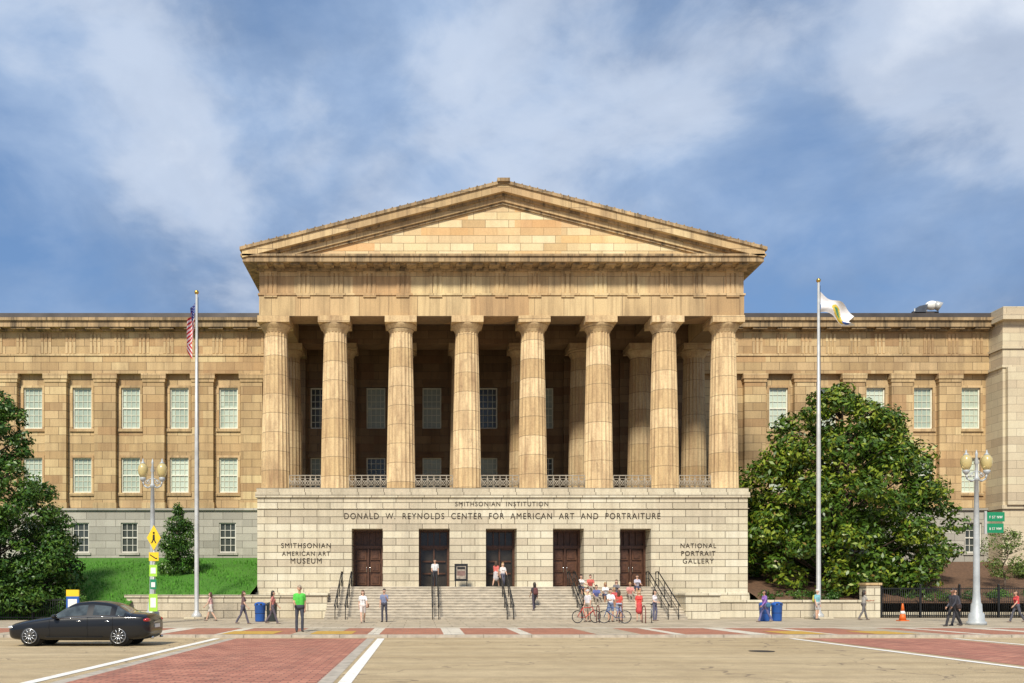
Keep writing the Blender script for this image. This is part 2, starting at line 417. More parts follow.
for xx0,xx1 in ((EX0,EX0+1.7),(EX1-1.7,EX1)):
    b.box(xx0,xx1,58.85,68,AT,20.85,SANDT); b.box(xx0+.012,xx1-.012,58.8,68,20.97,22.4,SANDT); b.box(xx0-.07,xx1+.07,58.82,68,20.85,20.97,SANDT)
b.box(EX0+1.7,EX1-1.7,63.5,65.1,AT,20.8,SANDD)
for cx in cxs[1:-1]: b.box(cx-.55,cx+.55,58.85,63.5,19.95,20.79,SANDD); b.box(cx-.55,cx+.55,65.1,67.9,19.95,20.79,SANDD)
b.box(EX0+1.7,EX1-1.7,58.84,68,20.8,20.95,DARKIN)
tx=[EX0+.75+(EX1-EX0-1.5)*i/14 for i in range(15)]
for x in tx:
    for k in (-.3,0,.3): b.box(x+k-.1,x+k+.1,57.15,57.209,21.0,22.28,SANDT)
    b.box(x-.42,x+.42,57.13,57.208,22.28,22.4,SANDT)
    b.box(x-.42,x+.42,57.06,57.149,20.72,20.84,SANDT)
b.obj('entablature',bld)
b=B()
b.box(EX0-.15,EX1+.15,57.0,70,22.4,22.62,CORN)
for i in range(30):
    x=EX0+.35+(EX1-EX0-.7)*i/29; b.box(x-.32,x+.32,56.2,56.99,22.5,22.62,CORN)
b.box(AX-16.6,AX+16.6,56.02,70,22.62,22.95,CORN)
b.box(AX-16.72,AX+16.72,55.92,70,22.95,23.1,CORN)
b.obj('horizontal_cornice',bld,bevel=.015)
b=B()
ap=27.75; hw=16.75; z0=23.5; sl=(ap-z0)/hw
def rake(t0,t1,y0,mat,hw2=hw,y1=58.5):
    for s in (-1,1):
        xo=s*hw2; zt=ap-sl*hw2
        b.prism([(AX+xo,zt-t0),(AX,ap-t0),(AX,ap-t1),(AX+xo,zt-t1)],y0,y1,mat)
rake(0,.2,55.82,CORN)
rake(.2,.68,55.92,SANDT,16.62)
rake(.68,.84,56.2,CORN,15.0)
rake(.84,1.15,56.32,SANDT,14.2)
rake(1.15,1.3,56.42,CORN,13.0)
b.obj('raking_cornice',bld)
b=B(); b.prism([(AX-15.6,22.98),(AX+15.6,22.98),(AX,ap-.9)],56.55,58.6,TYMP); b.obj('tympanum',bld)
b=B(); b.prism([(AX-16.7,23.3),(AX+16.7,23.3),(AX,ap-.1)],58.5,92,ROOFM)
for i in range(34):
    for s in (-1,1):
        x=i*.49+.2; b.sph((AX+s*x,55.95,ap-sl*x+.02),(.06,.2,.07),CORN,6,4)
b.box(AX-.4,AX+.4,55.7,56.3,ap-.14,ap+.07,CORN)
b.obj('portico_roof',bld)
b=B()
for c0,c1 in zip(cxs[:-1],cxs[1:]):
    a,c=c0+.93,c1-.93; y=57.75
    b.box(a,c,y-.03,y+.03,9.2,9.26,LATT); b.box(a,c,y-.03,y+.03,8.4,8.45,LATT); b.box(a,c,y-.02,y+.02,9.02,9.05,LATT)
    n=6; w=(c-a)/n
    for i in range(n):
        x0=a+w*i; x1=x0+w
        b.cyl((x0,y,8.45),(x1,y,9.02),.026,.026,LATT,5); b.cyl((x1,y,8.45),(x0,y,9.02),.026,.026,LATT,5)
        b.torus(((x0+x1)/2,y,8.735),.14,.026,LATT,'Y',12,5)
        b.cyl((x0,y,8.3),(x0,y,9.2),.03,.03,LATT,6)
    b.cyl((c,y,8.3),(c,y,9.2),.03,.03,LATT,6)
b.obj('balcony_railing',bld)

def window(b,x,w,z0,z1,y,cols,rows,pane,fr,mu):
    h=w/2
    b.box(x-h,x+h,y+.20,y+.23,z0,z1,pane)
    t=.09
    b.box(x-h,x-h+t,y+.1,y+.20,z0,z1,fr); b.box(x+h-t,x+h,y+.1,y+.20,z0,z1,fr)
    b.box(x-h+t,x+h-t,y+.1,y+.20,z0,z0+t,fr); b.box(x-h+t,x+h-t,y+.1,y+.20,z1-t,z1,fr)
    zm=(z0+z1)/2; b.box(x-h+t,x+h-t,y+.12,y+.20,zm-.05,zm+.05,fr)
    for i in range(1,cols): 
        xx=x-h+w*i/cols; b.box(xx-.02,xx+.02,y+.155,y+.199,z0+t,z1-t,mu)
    for i in range(1,rows):
        if rows%2==0 and i==rows//2: continue
        zz=z0+(z1-z0)*i/rows; b.box(x-h+t,x+h-t,y+.16,y+.198,zz-.02,zz+.02,mu)
def wall(b,x0,x1,z0,z1,y,th,cols,openz,mat):
    cur=x0
    for cx,w in cols:
        b.box(cur,cx-w/2,y,y+th,z0,z1,mat)
        zz=z0
        for a,c in openz:
            b.box(cx-w/2,cx+w/2,y,y+th,zz,a,mat); zz=c
        b.box(cx-w/2,cx+w/2,y,y+th,zz,z1,mat)
        cur=cx+w/2
    b.box(cur,x1,y,y+th,z0,z1,mat)
WY=68.0
def wing(name,x0,x1,wins,pils):
    b=B()
    wall(b,x0,x1,8.0,18.35,WY,1,[(x,1.45) for x in wins],[(9.25,11.95),(14.2,17.35)],SAND)
    wall(b,x0,x1,0,7.85,WY-.35,1.35,[(x,1.3) for x in wins],[(4.6,6.9)],GRAY)
    b.box(x0,x1,WY-.5,WY+1,7.85,8.0,GRAY)
    b.box(x0,x1,WY+.6,WY+14,0,20,GRAY)
    b.obj(name+'_wall',bld)
    b=B()
    for p in pils:
        b.box(p-.82,p+.82,WY-.42,WY-.002,8.0,17.7,SAND)
        b.box(p-.9,p+.9,WY-.5,WY-.004,8.001,8.45,SANDT)
        b.box(p-.88,p+.88,WY-.48,WY-.004,17.7,17.95,SANDT); b.box(p-.95,p+.95,WY-.55,WY-.004,17.95,18.35,SANDT)
    for x in wins:
        for z0,z1 in ((9.25,11.95),(14.2,17.35)):
            b.box(x-.95,x+.95,WY-.12,WY-.003,z0-.24,z0-.02,SANDT)
            b.box(x-.9,x-.73,WY-.06,WY-.003,z0-.02,z1+.17,SANDT); b.box(x+.73,x+.9,WY-.06,WY-.003,z0-.02,z1+.17,SANDT)
            b.box(x-.73,x+.73,WY-.06,WY-.003,z1,z1+.17,SANDT)
        b.box(x-.8,x+.8,WY-.45,WY-.352,4.42,4.6,GRAY)
    b.obj(name+'_pilasters',bld)
    b=B()
    for x in wins:
        window(b,x,1.45,14.2,17.35,WY,4,6,PANE,FRAME,FRAMEG)
        window(b,x,1.45,9.25,11.95,WY,4,6,PANE,FRAME,FRAMEG)
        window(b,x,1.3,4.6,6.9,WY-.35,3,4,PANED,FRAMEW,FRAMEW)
    b.obj(name+'_windows',bld)
    b=B()
    b.box(x0,x1,WY-.42,WY+1,18.35,19.7,SAND); b.box(x0,x1,WY-.5,WY+1,19.7,19.85,SANDT)
    b.box(x0,x1,WY-.38,WY+1,19.85,21.55,SAND)
    x=x0+1
    while x<x1-.5:
        for k in (-.3,0,.3): b.box(x+k-.09,x+k+.09,WY-.43,WY-.381,19.9,21.4,SANDT)
        b.box(x-.55,x+.55,WY-1.0,WY-.6,21.62,21.72,CORN)
        x+=1.88
    b.box(x0,x1,WY-.6,WY+1,21.55,21.75,CORN)
    b.box(x0,x1,WY-1.1,WY+1,21.75,22.2,CORN); b.box(x0,x1,WY-1.25,WY+1,22.2,22.42,CORN)
    b.box(x0,x1,WY-.9,WY+14,22.42,22.85,ROOFM)
    b.obj(name+'_entablature',bld)
lw=[-37.4,-33.65,-29.9,-26.1,-22.35,-18.6,-14.8]; lp=[-39.2,-35.5,-31.8,-28.0,-24.2,-20.45,-16.7,-12.95]
wing('left_wing',-41,XL,lw,lp)
rw=[27.7,31.45,35.2,38.87,42.55]; rp=[25.75,29.6,33.35,37.05,40.72]
wing('right_wing',XR,43.75,rw,rp)
b=B()
pw=[AX-.05+4.33*k for k in (-3,-2,-1,0,1,2,3)]
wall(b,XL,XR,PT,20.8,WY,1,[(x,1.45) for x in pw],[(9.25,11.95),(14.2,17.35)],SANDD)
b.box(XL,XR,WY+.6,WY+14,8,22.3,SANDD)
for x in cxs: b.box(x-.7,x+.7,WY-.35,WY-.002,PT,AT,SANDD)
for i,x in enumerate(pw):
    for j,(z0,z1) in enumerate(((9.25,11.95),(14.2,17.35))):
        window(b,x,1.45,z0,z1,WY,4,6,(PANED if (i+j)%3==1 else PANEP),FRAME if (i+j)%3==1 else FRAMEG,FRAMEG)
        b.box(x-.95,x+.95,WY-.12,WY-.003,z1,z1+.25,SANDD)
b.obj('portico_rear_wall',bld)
b=B()
for s,x0,x1 in ((1,43.7,75),(-1,-75,-41)):
    b.box(x0,x1,66.0,95,0,21.9,WHITEST)
    b.box(x0-.12,x1+.2,65.85,95,7.8,8.1,WHITEST); b.box(x0-.1,x1,65.9,95,18.4,18.6,WHITEST); b.box(x0-.1,x1,65.9,95,19.8,20.0,WHITEST)
    b.box(x0-.3,x1+.7,65.5,95,21.9,22.3,WHITEST); b.box(x0-.15,x1+.4,65.7,95,22.3,22.9,WHITEST)
    for i in range(4):
        p=x0+1.0+i*4; b.box(p-.8,p+.8,65.7,65.999,8.1,18.4,WHITEST)
b.obj('end_pavilions',bld)
def text(body,cx,z,width,y,h=None,parent=None,mat=None,nm='inscription'):
    c=bpy.data.curves.new('t','FONT'); c.body=body; c.size=1; c.extrude=.012; c.align_x='CENTER'; c.space_character=1.2
    o=bpy.data.objects.new('t',c); S.collection.objects.link(o); bpy.context.view_layer.update()
    me=bpy.data.meshes.new_from_object(o.evaluated_get(bpy.context.evaluated_depsgraph_get()))
    xs=[v.co.x for v in me.vertices]; w=max(xs)-min(xs); s=width/w
    bpy.data.objects.remove(o)
    o=bpy.data.objects.new(nm,me); me.materials.clear(); me.materials.append(mat or BRONZE)
    S.collection.objects.link(o); o.parent=parent or bld; o.scale=(s,s*(1 if h is None else h),1); o.rotation_euler=(math.pi/2,0,0); o.location=(cx,y,z)
text('SMITHSONIAN  INSTITUTION',AX-.02,7.13,6.0,PF-.014,1.05)
text('DONALD  W.  REYNOLDS  CENTER  FOR  AMERICAN  ART  AND  PORTRAITURE',AX,6.3,20.4,PF-.014,1.15)
for i,t in enumerate(('SMITHSONIAN','AMERICAN ART','MUSEUM')): text(t,-7.35,4.43-.5*i,(3.2,3.1,2.0)[i],PF-.014,1.05)
for i,t in enumerate(('NATIONAL','PORTRAIT','GALLERY')): text(t,17.95,4.43-.5*i,(2.3,2.2,2.0)[i],PF-.014,1.05)
e=empty('rooftop_floodlight',(38.9,67.6,22.85))
b=B(); b.cyl((0,0,0),(0,0,.7),.06,.06,POLE); b.cyl((-.9,0,0),(-.9,0,.5),.05,.05,POLE); b.box(-1.1,.9,-.1,.1,.0,.25,ROOFM)
b.sph((.35,-.1,.7),(.5,.35,.35),WHITE); b.prism([(-1.0,.15),(-.2,.15),(-.05,.75),(-.7,.6)],-.3,.3,plain('dark_housing',(.06,.07,.09),.5)); b.cyl((.5,-.2,.75),(.9,-.35,.5),.28,.35,POLE,14)
b.obj('lamp_head',e)

# ---------------------------------------------------------------- terrain
GR_m,n,bb,pos=newmat('lawn_grass')
g=n.noise(pos,25,5,.8); g2=n.noise(pos,.7,4)
col=n.mix(n.ramp(g,[(.3,0.),(.7,1.)]),(.03,.12,.008),(.11,.32,.025)); col=n.mix(.6,col,n.ramp(g2,[(.3,.38),(.7,.62)]),'OVERLAY')
n.link(col,bb.inputs['Base Color']); bb.inputs['Roughness'].default_value=.9; bump(n,bb,g,1,.08)
def slope(b,x0,x1,y0,y1,z0,z1,mat,nx=24,ny=14):
    vs=[];fs=[]
    for j in range(ny+1):
        t=j/ny
        for i in range(nx+1):
            x=x0+(x1-x0)*i/nx; y=y0+(y1-y0)*t
            vs.append((x,y,z0+(z1-z0)*(t**.85)+.06*math.sin(x*1.3+y)*(0<j<ny)))
    for j in range(ny):
        for i in range(nx):
            a=j*(nx+1)+i; fs.append((a,a+1,a+nx+2,a+nx+1))
    b.add(vs,fs,mat,True)
b=B(); slope(b,-17.5,XL-.02,54.1,67.6,1.35,4.2,GR_m); slope(b,-60,-17.5,50.2,67.6,.02,4.2,GR_m); b.obj('lawn')
nb=9000; X=rng.uniform(-33,XL-.2,nb); Y=rng.uniform(50.5,66,nb)
keep=(X<-17.5)|(Y>54.3); X=X[keep];Y=Y[keep]
Z=np.where(X<-17.5,.02+4.18*((Y-50.2)/17.4)**.85,1.35+2.85*(np.clip(Y-54.1,0,99)/13.5)**.85)
b=B(); GB1=plain('grass_blade',(.07,.23,.015),.8,var=.4)
for x,y,z in zip(X,Y,Z):
    a=random.uniform(0,3.14); w=.05; h=random.uniform(.08,.2)
    b.add([(x-w*math.cos(a),y-w*math.sin(a),z-.03),(x+w*math.cos(a),y+w*math.sin(a),z-.03),(x+random.uniform(-.06,.06),y,z+h)],[(0,1,2)],GB1)
b.obj('grass_tufts')
b=B(); slope(b,XR+.02,60,54.5,67.6,.9,3.9,MULCH); b.obj('mulch_bed')
wl=empty('retaining_wall')
b=B(); b.box(-17.9,sx0-1.61,53.6,54.1,0,1.25,PALE); b.box(-18.0,sx0-1.66,53.52,54.18,1.25,1.42,PALE)
b.box(-17.9,-17.5,54.1,56,0,1.25,PALE); b.box(XL,sx0-1.61,54.1,PF-.14,0,1.3,PALE)
b.obj('wall_body',wl,bevel=.02)
wl=empty('retaining_wall')
b=B(); b.box(sx1+2.01,27.3,54.0,54.5,0,.95,PALE); b.box(sx1+2.06,27.3,53.92,54.58,.95,1.1,PALE); b.box(sx1+2.01,XR,54.5,PF-.14,0,.9,PALE)
b.box(27.3,28.15,53.8,54.7,0,2.0,PALE); b.box(27.22,28.23,53.72,54.78,2.0,2.15,SANDT)
b.box(28.15,60,54.1,54.5,0,.35,PALE)
b.obj('wall_body',wl,bevel=.02)
def fence(x0,x1,y,z0,h):
    e=empty('iron_fence',(x0,y,z0)); b=B(); L=x1-x0
    b.box(0,L,-.03,.03,h-.14,h-.08,IRON); b.box(0,L,-.03,.03,.12,.18,IRON)
    x=0
    while x<=L: b.cyl((x,0,0),(x,0,h),.022,.012,IRON,5); x+=.13
    x=0
    while x<=L: b.box(x-.05,x+.05,-.05,.05,0,h+.08,IRON); b.sph((x,0,h+.12),.07,IRON,8,5); x+=2.4
    b.obj('rails',e)
fence(28.3,58,54.0,.0,1.9)
fence(-34,-19.5,50.0,0,1.25)

# ---------------------------------------------------------------- vegetation
def leafmat(name,c1,c2,rough=.4,tr=.15):
    m,n,b,pos=newmat(name)
    f=n.noise(pos,2.5,3)
    geo=n.new('ShaderNodeNewGeometry')
    rnd=geo.outputs['Random Per Island']
    n.link(n.mix(n.math('ADD',n.math('MULTIPLY',f,.4),n.math('MULTIPLY',rnd,.6)),c1,c2),b.inputs['Base Color'])
    b.inputs['Roughness'].default_value=rough
    b.inputs['Specular IOR Level'].default_value=.35
    return m
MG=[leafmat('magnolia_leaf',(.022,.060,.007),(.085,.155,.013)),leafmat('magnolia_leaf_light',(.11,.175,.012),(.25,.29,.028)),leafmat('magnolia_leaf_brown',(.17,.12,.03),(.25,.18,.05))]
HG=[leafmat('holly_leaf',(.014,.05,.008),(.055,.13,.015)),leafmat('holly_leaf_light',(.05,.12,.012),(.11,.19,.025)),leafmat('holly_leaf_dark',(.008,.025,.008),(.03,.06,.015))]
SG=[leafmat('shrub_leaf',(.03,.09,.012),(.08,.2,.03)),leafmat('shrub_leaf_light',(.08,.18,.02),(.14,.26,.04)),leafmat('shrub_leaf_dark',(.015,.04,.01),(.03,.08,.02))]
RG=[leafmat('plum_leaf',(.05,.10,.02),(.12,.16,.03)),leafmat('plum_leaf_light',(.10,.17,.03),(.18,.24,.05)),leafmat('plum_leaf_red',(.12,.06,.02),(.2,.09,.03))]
def leaves(name,parent,clumps,per,size,mats,aspect=.45):
    cs=[];ns=[];mi=[]
    for (c,r,n,tone) in clumps:
        d=rng.normal(size=(n,3)); d/=np.linalg.norm(d,axis=1)[:,None]
        d[:,2]=np.where(d[:,2]<-.3,d[:,2]*.6,d[:,2])
        rad=r*(rng.uniform(.45,1.08,n)**.6)
        rad*=1+.25*np.sin(d[:,0]*5+c[0]*3)*np.sin(d[:,1]*5+c[1])*np.sin(d[:,2]*6+c[2]*2)
        cs.append(np.array(c)+d*rad[:,None]*np.array([1,1,.85])); ns.append(d+rng.normal(size=(n,3))*.55+np.array([0,0,.35]))
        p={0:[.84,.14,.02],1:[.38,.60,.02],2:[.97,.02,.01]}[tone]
        mi.append(rng.choice(3,n,p=p))
    C=np.concatenate(cs); Nn=np.concatenate(ns); MI=np.concatenate(mi); Nn/=np.linalg.norm(Nn,axis=1)[:,None]
    t=rng.normal(size=C.shape); t-=Nn*np.sum(t*Nn,axis=1)[:,None]; t/=np.linalg.norm(t,axis=1)[:,None]; u=np.cross(Nn,t)
    L=size*rng.uniform(.65,1.3,len(C))[:,None]; W=L*aspect
    V=np.stack([C-t*L*.5,C+u*W*.5-t*L*.05+Nn*W*.15,C+t*L*.5,C-u*W*.5-t*L*.05+Nn*W*.15],1).reshape(-1,3)
    me=bpy.data.meshes.new(name); nf=len(C)
    me.vertices.add(nf*4); me.vertices.foreach_set('co',V.astype(np.float32).ravel())
    me.loops.add(nf*4); me.loops.foreach_set('vertex_index',np.arange(nf*4,dtype=np.int32))
    me.polygons.add(nf); me.polygons.foreach_set('loop_start',np.arange(0,nf*4,4,dtype=np.int32))
    for m in mats: me.materials.append(m)
    me.polygons.foreach_set('material_index',MI.astype(np.int32)); me.update(calc_edges=True)
    o=bpy.data.objects.new(name,me); S.collection.objects.link(o); o.parent=parent; return o
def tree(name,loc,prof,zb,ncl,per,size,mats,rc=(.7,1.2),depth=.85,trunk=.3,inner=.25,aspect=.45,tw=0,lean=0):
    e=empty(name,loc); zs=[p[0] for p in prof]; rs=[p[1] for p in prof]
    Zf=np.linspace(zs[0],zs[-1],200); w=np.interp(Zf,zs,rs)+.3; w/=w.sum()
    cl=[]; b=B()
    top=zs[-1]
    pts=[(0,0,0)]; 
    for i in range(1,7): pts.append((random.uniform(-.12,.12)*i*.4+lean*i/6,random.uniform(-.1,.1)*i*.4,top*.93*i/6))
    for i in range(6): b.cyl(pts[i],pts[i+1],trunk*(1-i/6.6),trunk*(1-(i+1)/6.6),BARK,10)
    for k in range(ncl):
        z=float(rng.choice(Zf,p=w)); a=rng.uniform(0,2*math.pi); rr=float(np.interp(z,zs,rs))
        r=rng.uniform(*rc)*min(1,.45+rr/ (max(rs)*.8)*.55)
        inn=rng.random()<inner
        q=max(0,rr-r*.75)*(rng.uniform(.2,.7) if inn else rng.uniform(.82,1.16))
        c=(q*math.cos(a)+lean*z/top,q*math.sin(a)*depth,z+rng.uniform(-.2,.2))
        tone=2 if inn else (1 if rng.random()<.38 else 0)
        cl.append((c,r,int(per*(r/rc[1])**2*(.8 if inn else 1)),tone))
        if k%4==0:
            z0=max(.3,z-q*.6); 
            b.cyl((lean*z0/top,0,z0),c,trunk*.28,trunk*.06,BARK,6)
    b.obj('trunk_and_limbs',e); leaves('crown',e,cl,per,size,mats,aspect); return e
tree('magnolia_tree',(28.6,60.0,1.6),[(.2,5.8),(2,7.3),(4.5,7.2),(7.2,6.3),(9.2,5.3),(11.2,4.1),(12.6,2.6),(13.9,.8)],0,330,330,.36,MG,(.7,1.35),.8,.35)
tree('holly_tree',(-25.2,52.5,.4),[(.2,4.6),(2.5,4.7),(5,4.1),(7,3.3),(8.6,2.4),(10.2,1.9),(11.8,1.5),(13.1,.5)],0,320,330,.25,HG,(.5,1.0),.9,.25)
tree('holly_tree',(-16.6,60.5,2.5),[(.2,1.3),(1.5,1.4),(3,1.15),(4.2,.75),(5.2,.25)],0,95,200,.17,HG,(.35,.55),1,.1)
tree('plum_tree',(38.2,57.5,1.2),[(1.4,.5),(2.4,1.5),(3.4,1.5),(4.4,.8)],0,34,120,.16,RG,(.35,.6),1,.08)
def shrub(name,x0,x1,y,z,h,mats,n,size=.13,d=.7):
    e=empty(name,((x0+x1)/2,y,z)); W=(x1-x0)/2; cl=[]
    for i in range(n): cl.append(((rng.uniform(-W,W),rng.uniform(-d,d),rng.uniform(.2,h)*(.75+.25*math.sin(i*2.1))),rng.uniform(.3,.5),170,int(rng.choice([0,1,2]))))
    leaves('foliage',e,cl,1,size,mats)
    b=B()
    for i in range(max(3,n//4)): 
        x=random.uniform(-W,W); b.cyl((x,0,-.1),(x+random.uniform(-.2,.2),random.uniform(-.2,.2),h*.7),.03,.01,BARK,5)
    b.obj('stems',e)
shrub('hedge',-34,-19.6,51.3,.2,1.1,SG,60)
shrub('shrub',36.5,45,56.4,1.1,.9,SG,36)
shrub('shrub',40,44,61,2.3,1.3,RG,22)
shrub('shrub',30.5,36.5,55.6,1.0,.7,HG,24)
shrub('shrub',21.5,27,55.6,1.0,.7,HG,20)

# ---------------------------------------------------------------- flagpoles
def flagpole(x,y,h):
    e=empty('flagpole',(x,y,0)); b=B()
    b.lathe(0,0,[(.3,0),(.3,.25),(.2,.35),(.13,.5),(.12,h*.5),(.06,h-.2)],POLE,16)
    b.sph((0,0,h-.1),.13,GOLD,12,8); b.cyl((.16,0,1.2),(.1,0,h-.4),.012,.012,IRON,5)
    b.box(-.6,.6,-.6,.6,0,.12,PALE)
    b.obj('pole',e); return e
e=flagpole(-13.2,52,19.4)
FR=plain('flag_red',(.5,.02,.03),.8,var=.15); FW=plain('flag_white',(.75,.74,.76),.8,var=.1); FB=plain('flag_blue',(.02,.03,.18),.8,var=.15)
b=B(); nu,nv=39,30; P={}
for i in range(nu+1):
    for j in range(nv+1):
        u=i/nu; v=j/nv
        x=-.08-.36*math.sin(v*2.2)-.10*math.sin(v*9+u*2); yy=.16*math.sin(v*14+u*1.5)
        z=18.7-1.55*u-1.9*v*(.7+.3*u)
        P[i,j]=(x,yy,z)
for i in range(nu):
    for j in range(nv):
        u=(i+.5)/nu; v=(j+.5)/nv
        m=FB if (u<7/13 and v<.4) else (FR if int(u*13)%2==0 else FW)
        if m is FB and (i%4==1 and j%3==1): m=FW
        b.add([P[i,j],P[i,j+1],P[i+1,j+1],P[i+1,j]],[(0,1,2,3)],m,True)
b.obj('national_flag',e)
e=flagpole(23.55,52,20.1)
b=B(); P={}
for i in range(25):
    for j in range(31):
        u=i/24; v=j/30
        x=.1+2.05*v*(1-.2*math.sin(3*u)); yy=.22*math.sin(v*9+u*2)*v+.1*math.sin(u*7)
        z=19.35-1.2*u*(1-.35*v)-1.35*v**1.1-.14*math.sin(v*7+u*3)
        P[i,j]=(x,yy,z)
for i in range(24):
    for j in range(30):
        u=(i+.5)/24; v=(j+.5)/30
        m=FW
        if ((u-.6)/.36)**2+((v-.6)/.22)**2<1: m=plain('flag_gold',(.62,.45,.06),.8)
        if ((u-.55)/.2)**2+((v-.6)/.12)**2<1: m=plain('flag_emblem_green',(.08,.25,.10),.8)
        if ((u-.75)/.12)**2+((v-.85)/.1)**2<1: m=plain('flag_emblem_blue',(.05,.12,.4),.8)
        b.add([P[i,j],P[i,j+1],P[i+1,j+1],P[i+1,j]],[(0,1,2,3)],m,True)
b.obj('city_flag',e)

# ---------------------------------------------------------------- lamps
GL,n,bb,pos=newmat('lamp_globe_glass'); bb.inputs['Base Color'].default_value=(.66,.54,.24,1); bb.inputs['Roughness'].default_value=.25
bb.inputs['Transmission Weight'].default_value=.25; bb.inputs['Coat Weight'].default_value=.5
def lamp(x,y,h):
    e=empty('street_lamp',(x,y,0)); b=B()
    b.lathe(0,0,[(.44,0),(.44,.15),(.36,.2),(.34,.55),(.26,.62),(.24,1.0),(.19,1.1),(.15,1.6),(.13,h*.55),(.09,h-1.7),(.13,h-1.68),(.13,h-1.55),(.08,h-1.5),(.07,h-.9),(.11,h-.85),(.04,h-.5),(.07,h-.42),(.01,h-.2)],LAMPP,16)
    b.obj('post',e)
    b=B()
    for s in (-1,1):
        pts=[(0,0,h-1.6),(s*.25,0,h-1.72),(s*.45,0,h-1.6),(s*.5,0,h-1.35)]
        b.tube(pts,.045,LAMPP); b.tube([(0,0,h-1.2),(s*.2,0,h-1.3),(s*.32,0,h-1.5)],.03,LAMPP)
        b.torus((s*.26,0,h-1.42),.1,.02,LAMPP,'Y',14,6)
        b.lathe(s*.5,0,[(.06,h-1.4),(.15,h-1.28),(.16,h-1.2),(.14,h-1.18)],LAMPP,14)
        b.lathe(s*.5,0,[(.13,h-1.18),(.22,h-1.0),(.26,h-.8),(.24,h-.62),(.15,h-.48),(.08,h-.44)],GL,18)
        b.lathe(s*.5,0,[(.12,h-.46),(.13,h-.43),(.05,h-.36),(.02,h-.2)],LAMPP,12)
    b.obj('arms_and_globes',e); return e
lamp(-13.95,45.9,8.75); lamp(27.0,42.7,8.7)
def sgn(name,x,y,z):
    return empty(name,(x,y,z))
e=sgn('pedestrian_crossing_sign',-13.75,45.5,0); b=B()
b.cyl((0,0,0),(0,0,4.9),.035,.035,POLE,8)
b.prism([(-.36,4.4),(0,3.75),(.36,4.4),(0,5.05)],-.06,-.03,YELL)
b.cyl((0,-.065,4.62),(0,-.065,4.70),.05,.05,BLACK,8); b.prism([(-.06,4.3),(.06,4.3),(.05,4.56),(-.05,4.56)],-.07,-.061,BLACK)
b.prism([(-.14,4.12),(-.08,4.12),(.02,4.32),(-.05,4.32)],-.07,-.061,BLACK); b.prism([(.14,4.12),(.08,4.12),(-.02,4.32),(.05,4.32)],-.069,-.0612,BLACK)
b.box(-.25,.25,-.06,-.03,3.2,3.65,YELL)
b.prism([(-.2,3.55),(-.2,3.5),(.1,3.3),(.18,3.3),(.18,3.37),(.12,3.35)],-.07,-.061,BLACK)
b.obj('post_and_panels',e)
e=sgn('parking_sign',-13.72,45.3,0); b=B()
b.cyl((0,0,0),(0,0,3.1),.03,.03,POLE,8); b.box(-.2,.2,-.05,-.03,2.4,3.0,LIME); b.box(-.16,.16,-.05,-.03,1.75,2.25,GREENS); b.box(-.22,.22,-.05,-.03,.6,1.5,LIME)
b.box(-.13,.13,-.06,-.051,2.55,2.85,WHITE); b.box(-.1,.1,-.06,-.051,1.85,2.1,WHITE); b.box(-.14,.14,-.06,-.051,.8,1.3,WHITE); b.obj('post_and_panels',e)
e=sgn('street_name_sign',27.3,42.4,0); b=B()
b.box(0,.85,-.03,.0,5.0,5.45,GREENS); b.box(.0,.8,-.03,.0,4.45,4.9,GREENS); b.box(-.1,0,-.03,.03,4.4,5.5,POLE)
b.obj('panels',e)
text('F ST NW',.42,5.14,.62,-.04,1.3,e,WHITE,'lettering'); text('8 ST NW',.4,4.59,.58,-.04,1.3,e,WHITE,'lettering')
e=empty('notice_board',(2.6,55.6,1.92)); b=B()
b.box(-.42,.42,-.05,.05,.35,1.45,IRON); b.box(-.30,.30,-.058,-.051,.5,1.3,plain('poster_paper',(.30,.25,.2),.7,var=.5,scale=6))
for s in (-.36,.36): b.cyl((s,0,0),(s,0,.4),.03,.03,IRON,6); b.box(s-.04,s+.04,-.25,.25,0,.04,IRON)
b.box(-.25,.25,-.064,-.059,1.1,1.25,BLACK); b.box(-.25,.25,-.064,-.059,.7,1.0,plain('poster_print',(.2,.12,.1),.7)); b.obj('board',e)
def bin_(x,y,col):
    e=empty('recycling_bin',(x,y,0)); b=B()
    b.lathe(0,0,[(.24,0),(.26,.05),(.29,.85),(.31,.87),(.31,.95),(.24,1.02),(.1,1.06)],col,18); b.box(-.15,.15,-.305,-.27,.9,.98,BLACK)
    b.torus((0,0,.45),.275,.012,BLACK,'Z',20,6); b.obj('body',e)
bin_(-8.6,47.3,BLUE); bin_(-8.0,47.5,plain('dark_bin',(.04,.05,.05),.5)); bin_(18.8,48,BLUE); bin_(19.5,48.1,BLUE)
e=empty('information_sign',(-19.4,49.2,0)); b=B()
b.box(-.35,.35,-.08,.08,0,1.7,BLUE); b.box(-.351,.351,-.081,.081,1.35,1.72,YELL); b.box(-.25,.25,-.088,-.082,.4,1.2,WHITE); b.box(-.4,.4,-.14,.14,0,.08,IRON); b.obj('panel',e)
e=empty('traffic_cone',(26.6,48.5,0)); b=B(); OR=plain('cone_orange',(.7,.14,.02),.5,var=.08)
b.box(-.24,.24,-.24,.24,0,.05,OR); b.lathe(0,0,[(.19,.05),(.13,.38)],OR,16); b.lathe(0,0,[(.132,.38),(.10,.55)],WHITE,16); b.lathe(0,0,[(.10,.55),(.04,.95),(.03,.96)],OR,16); b.obj('body',e)

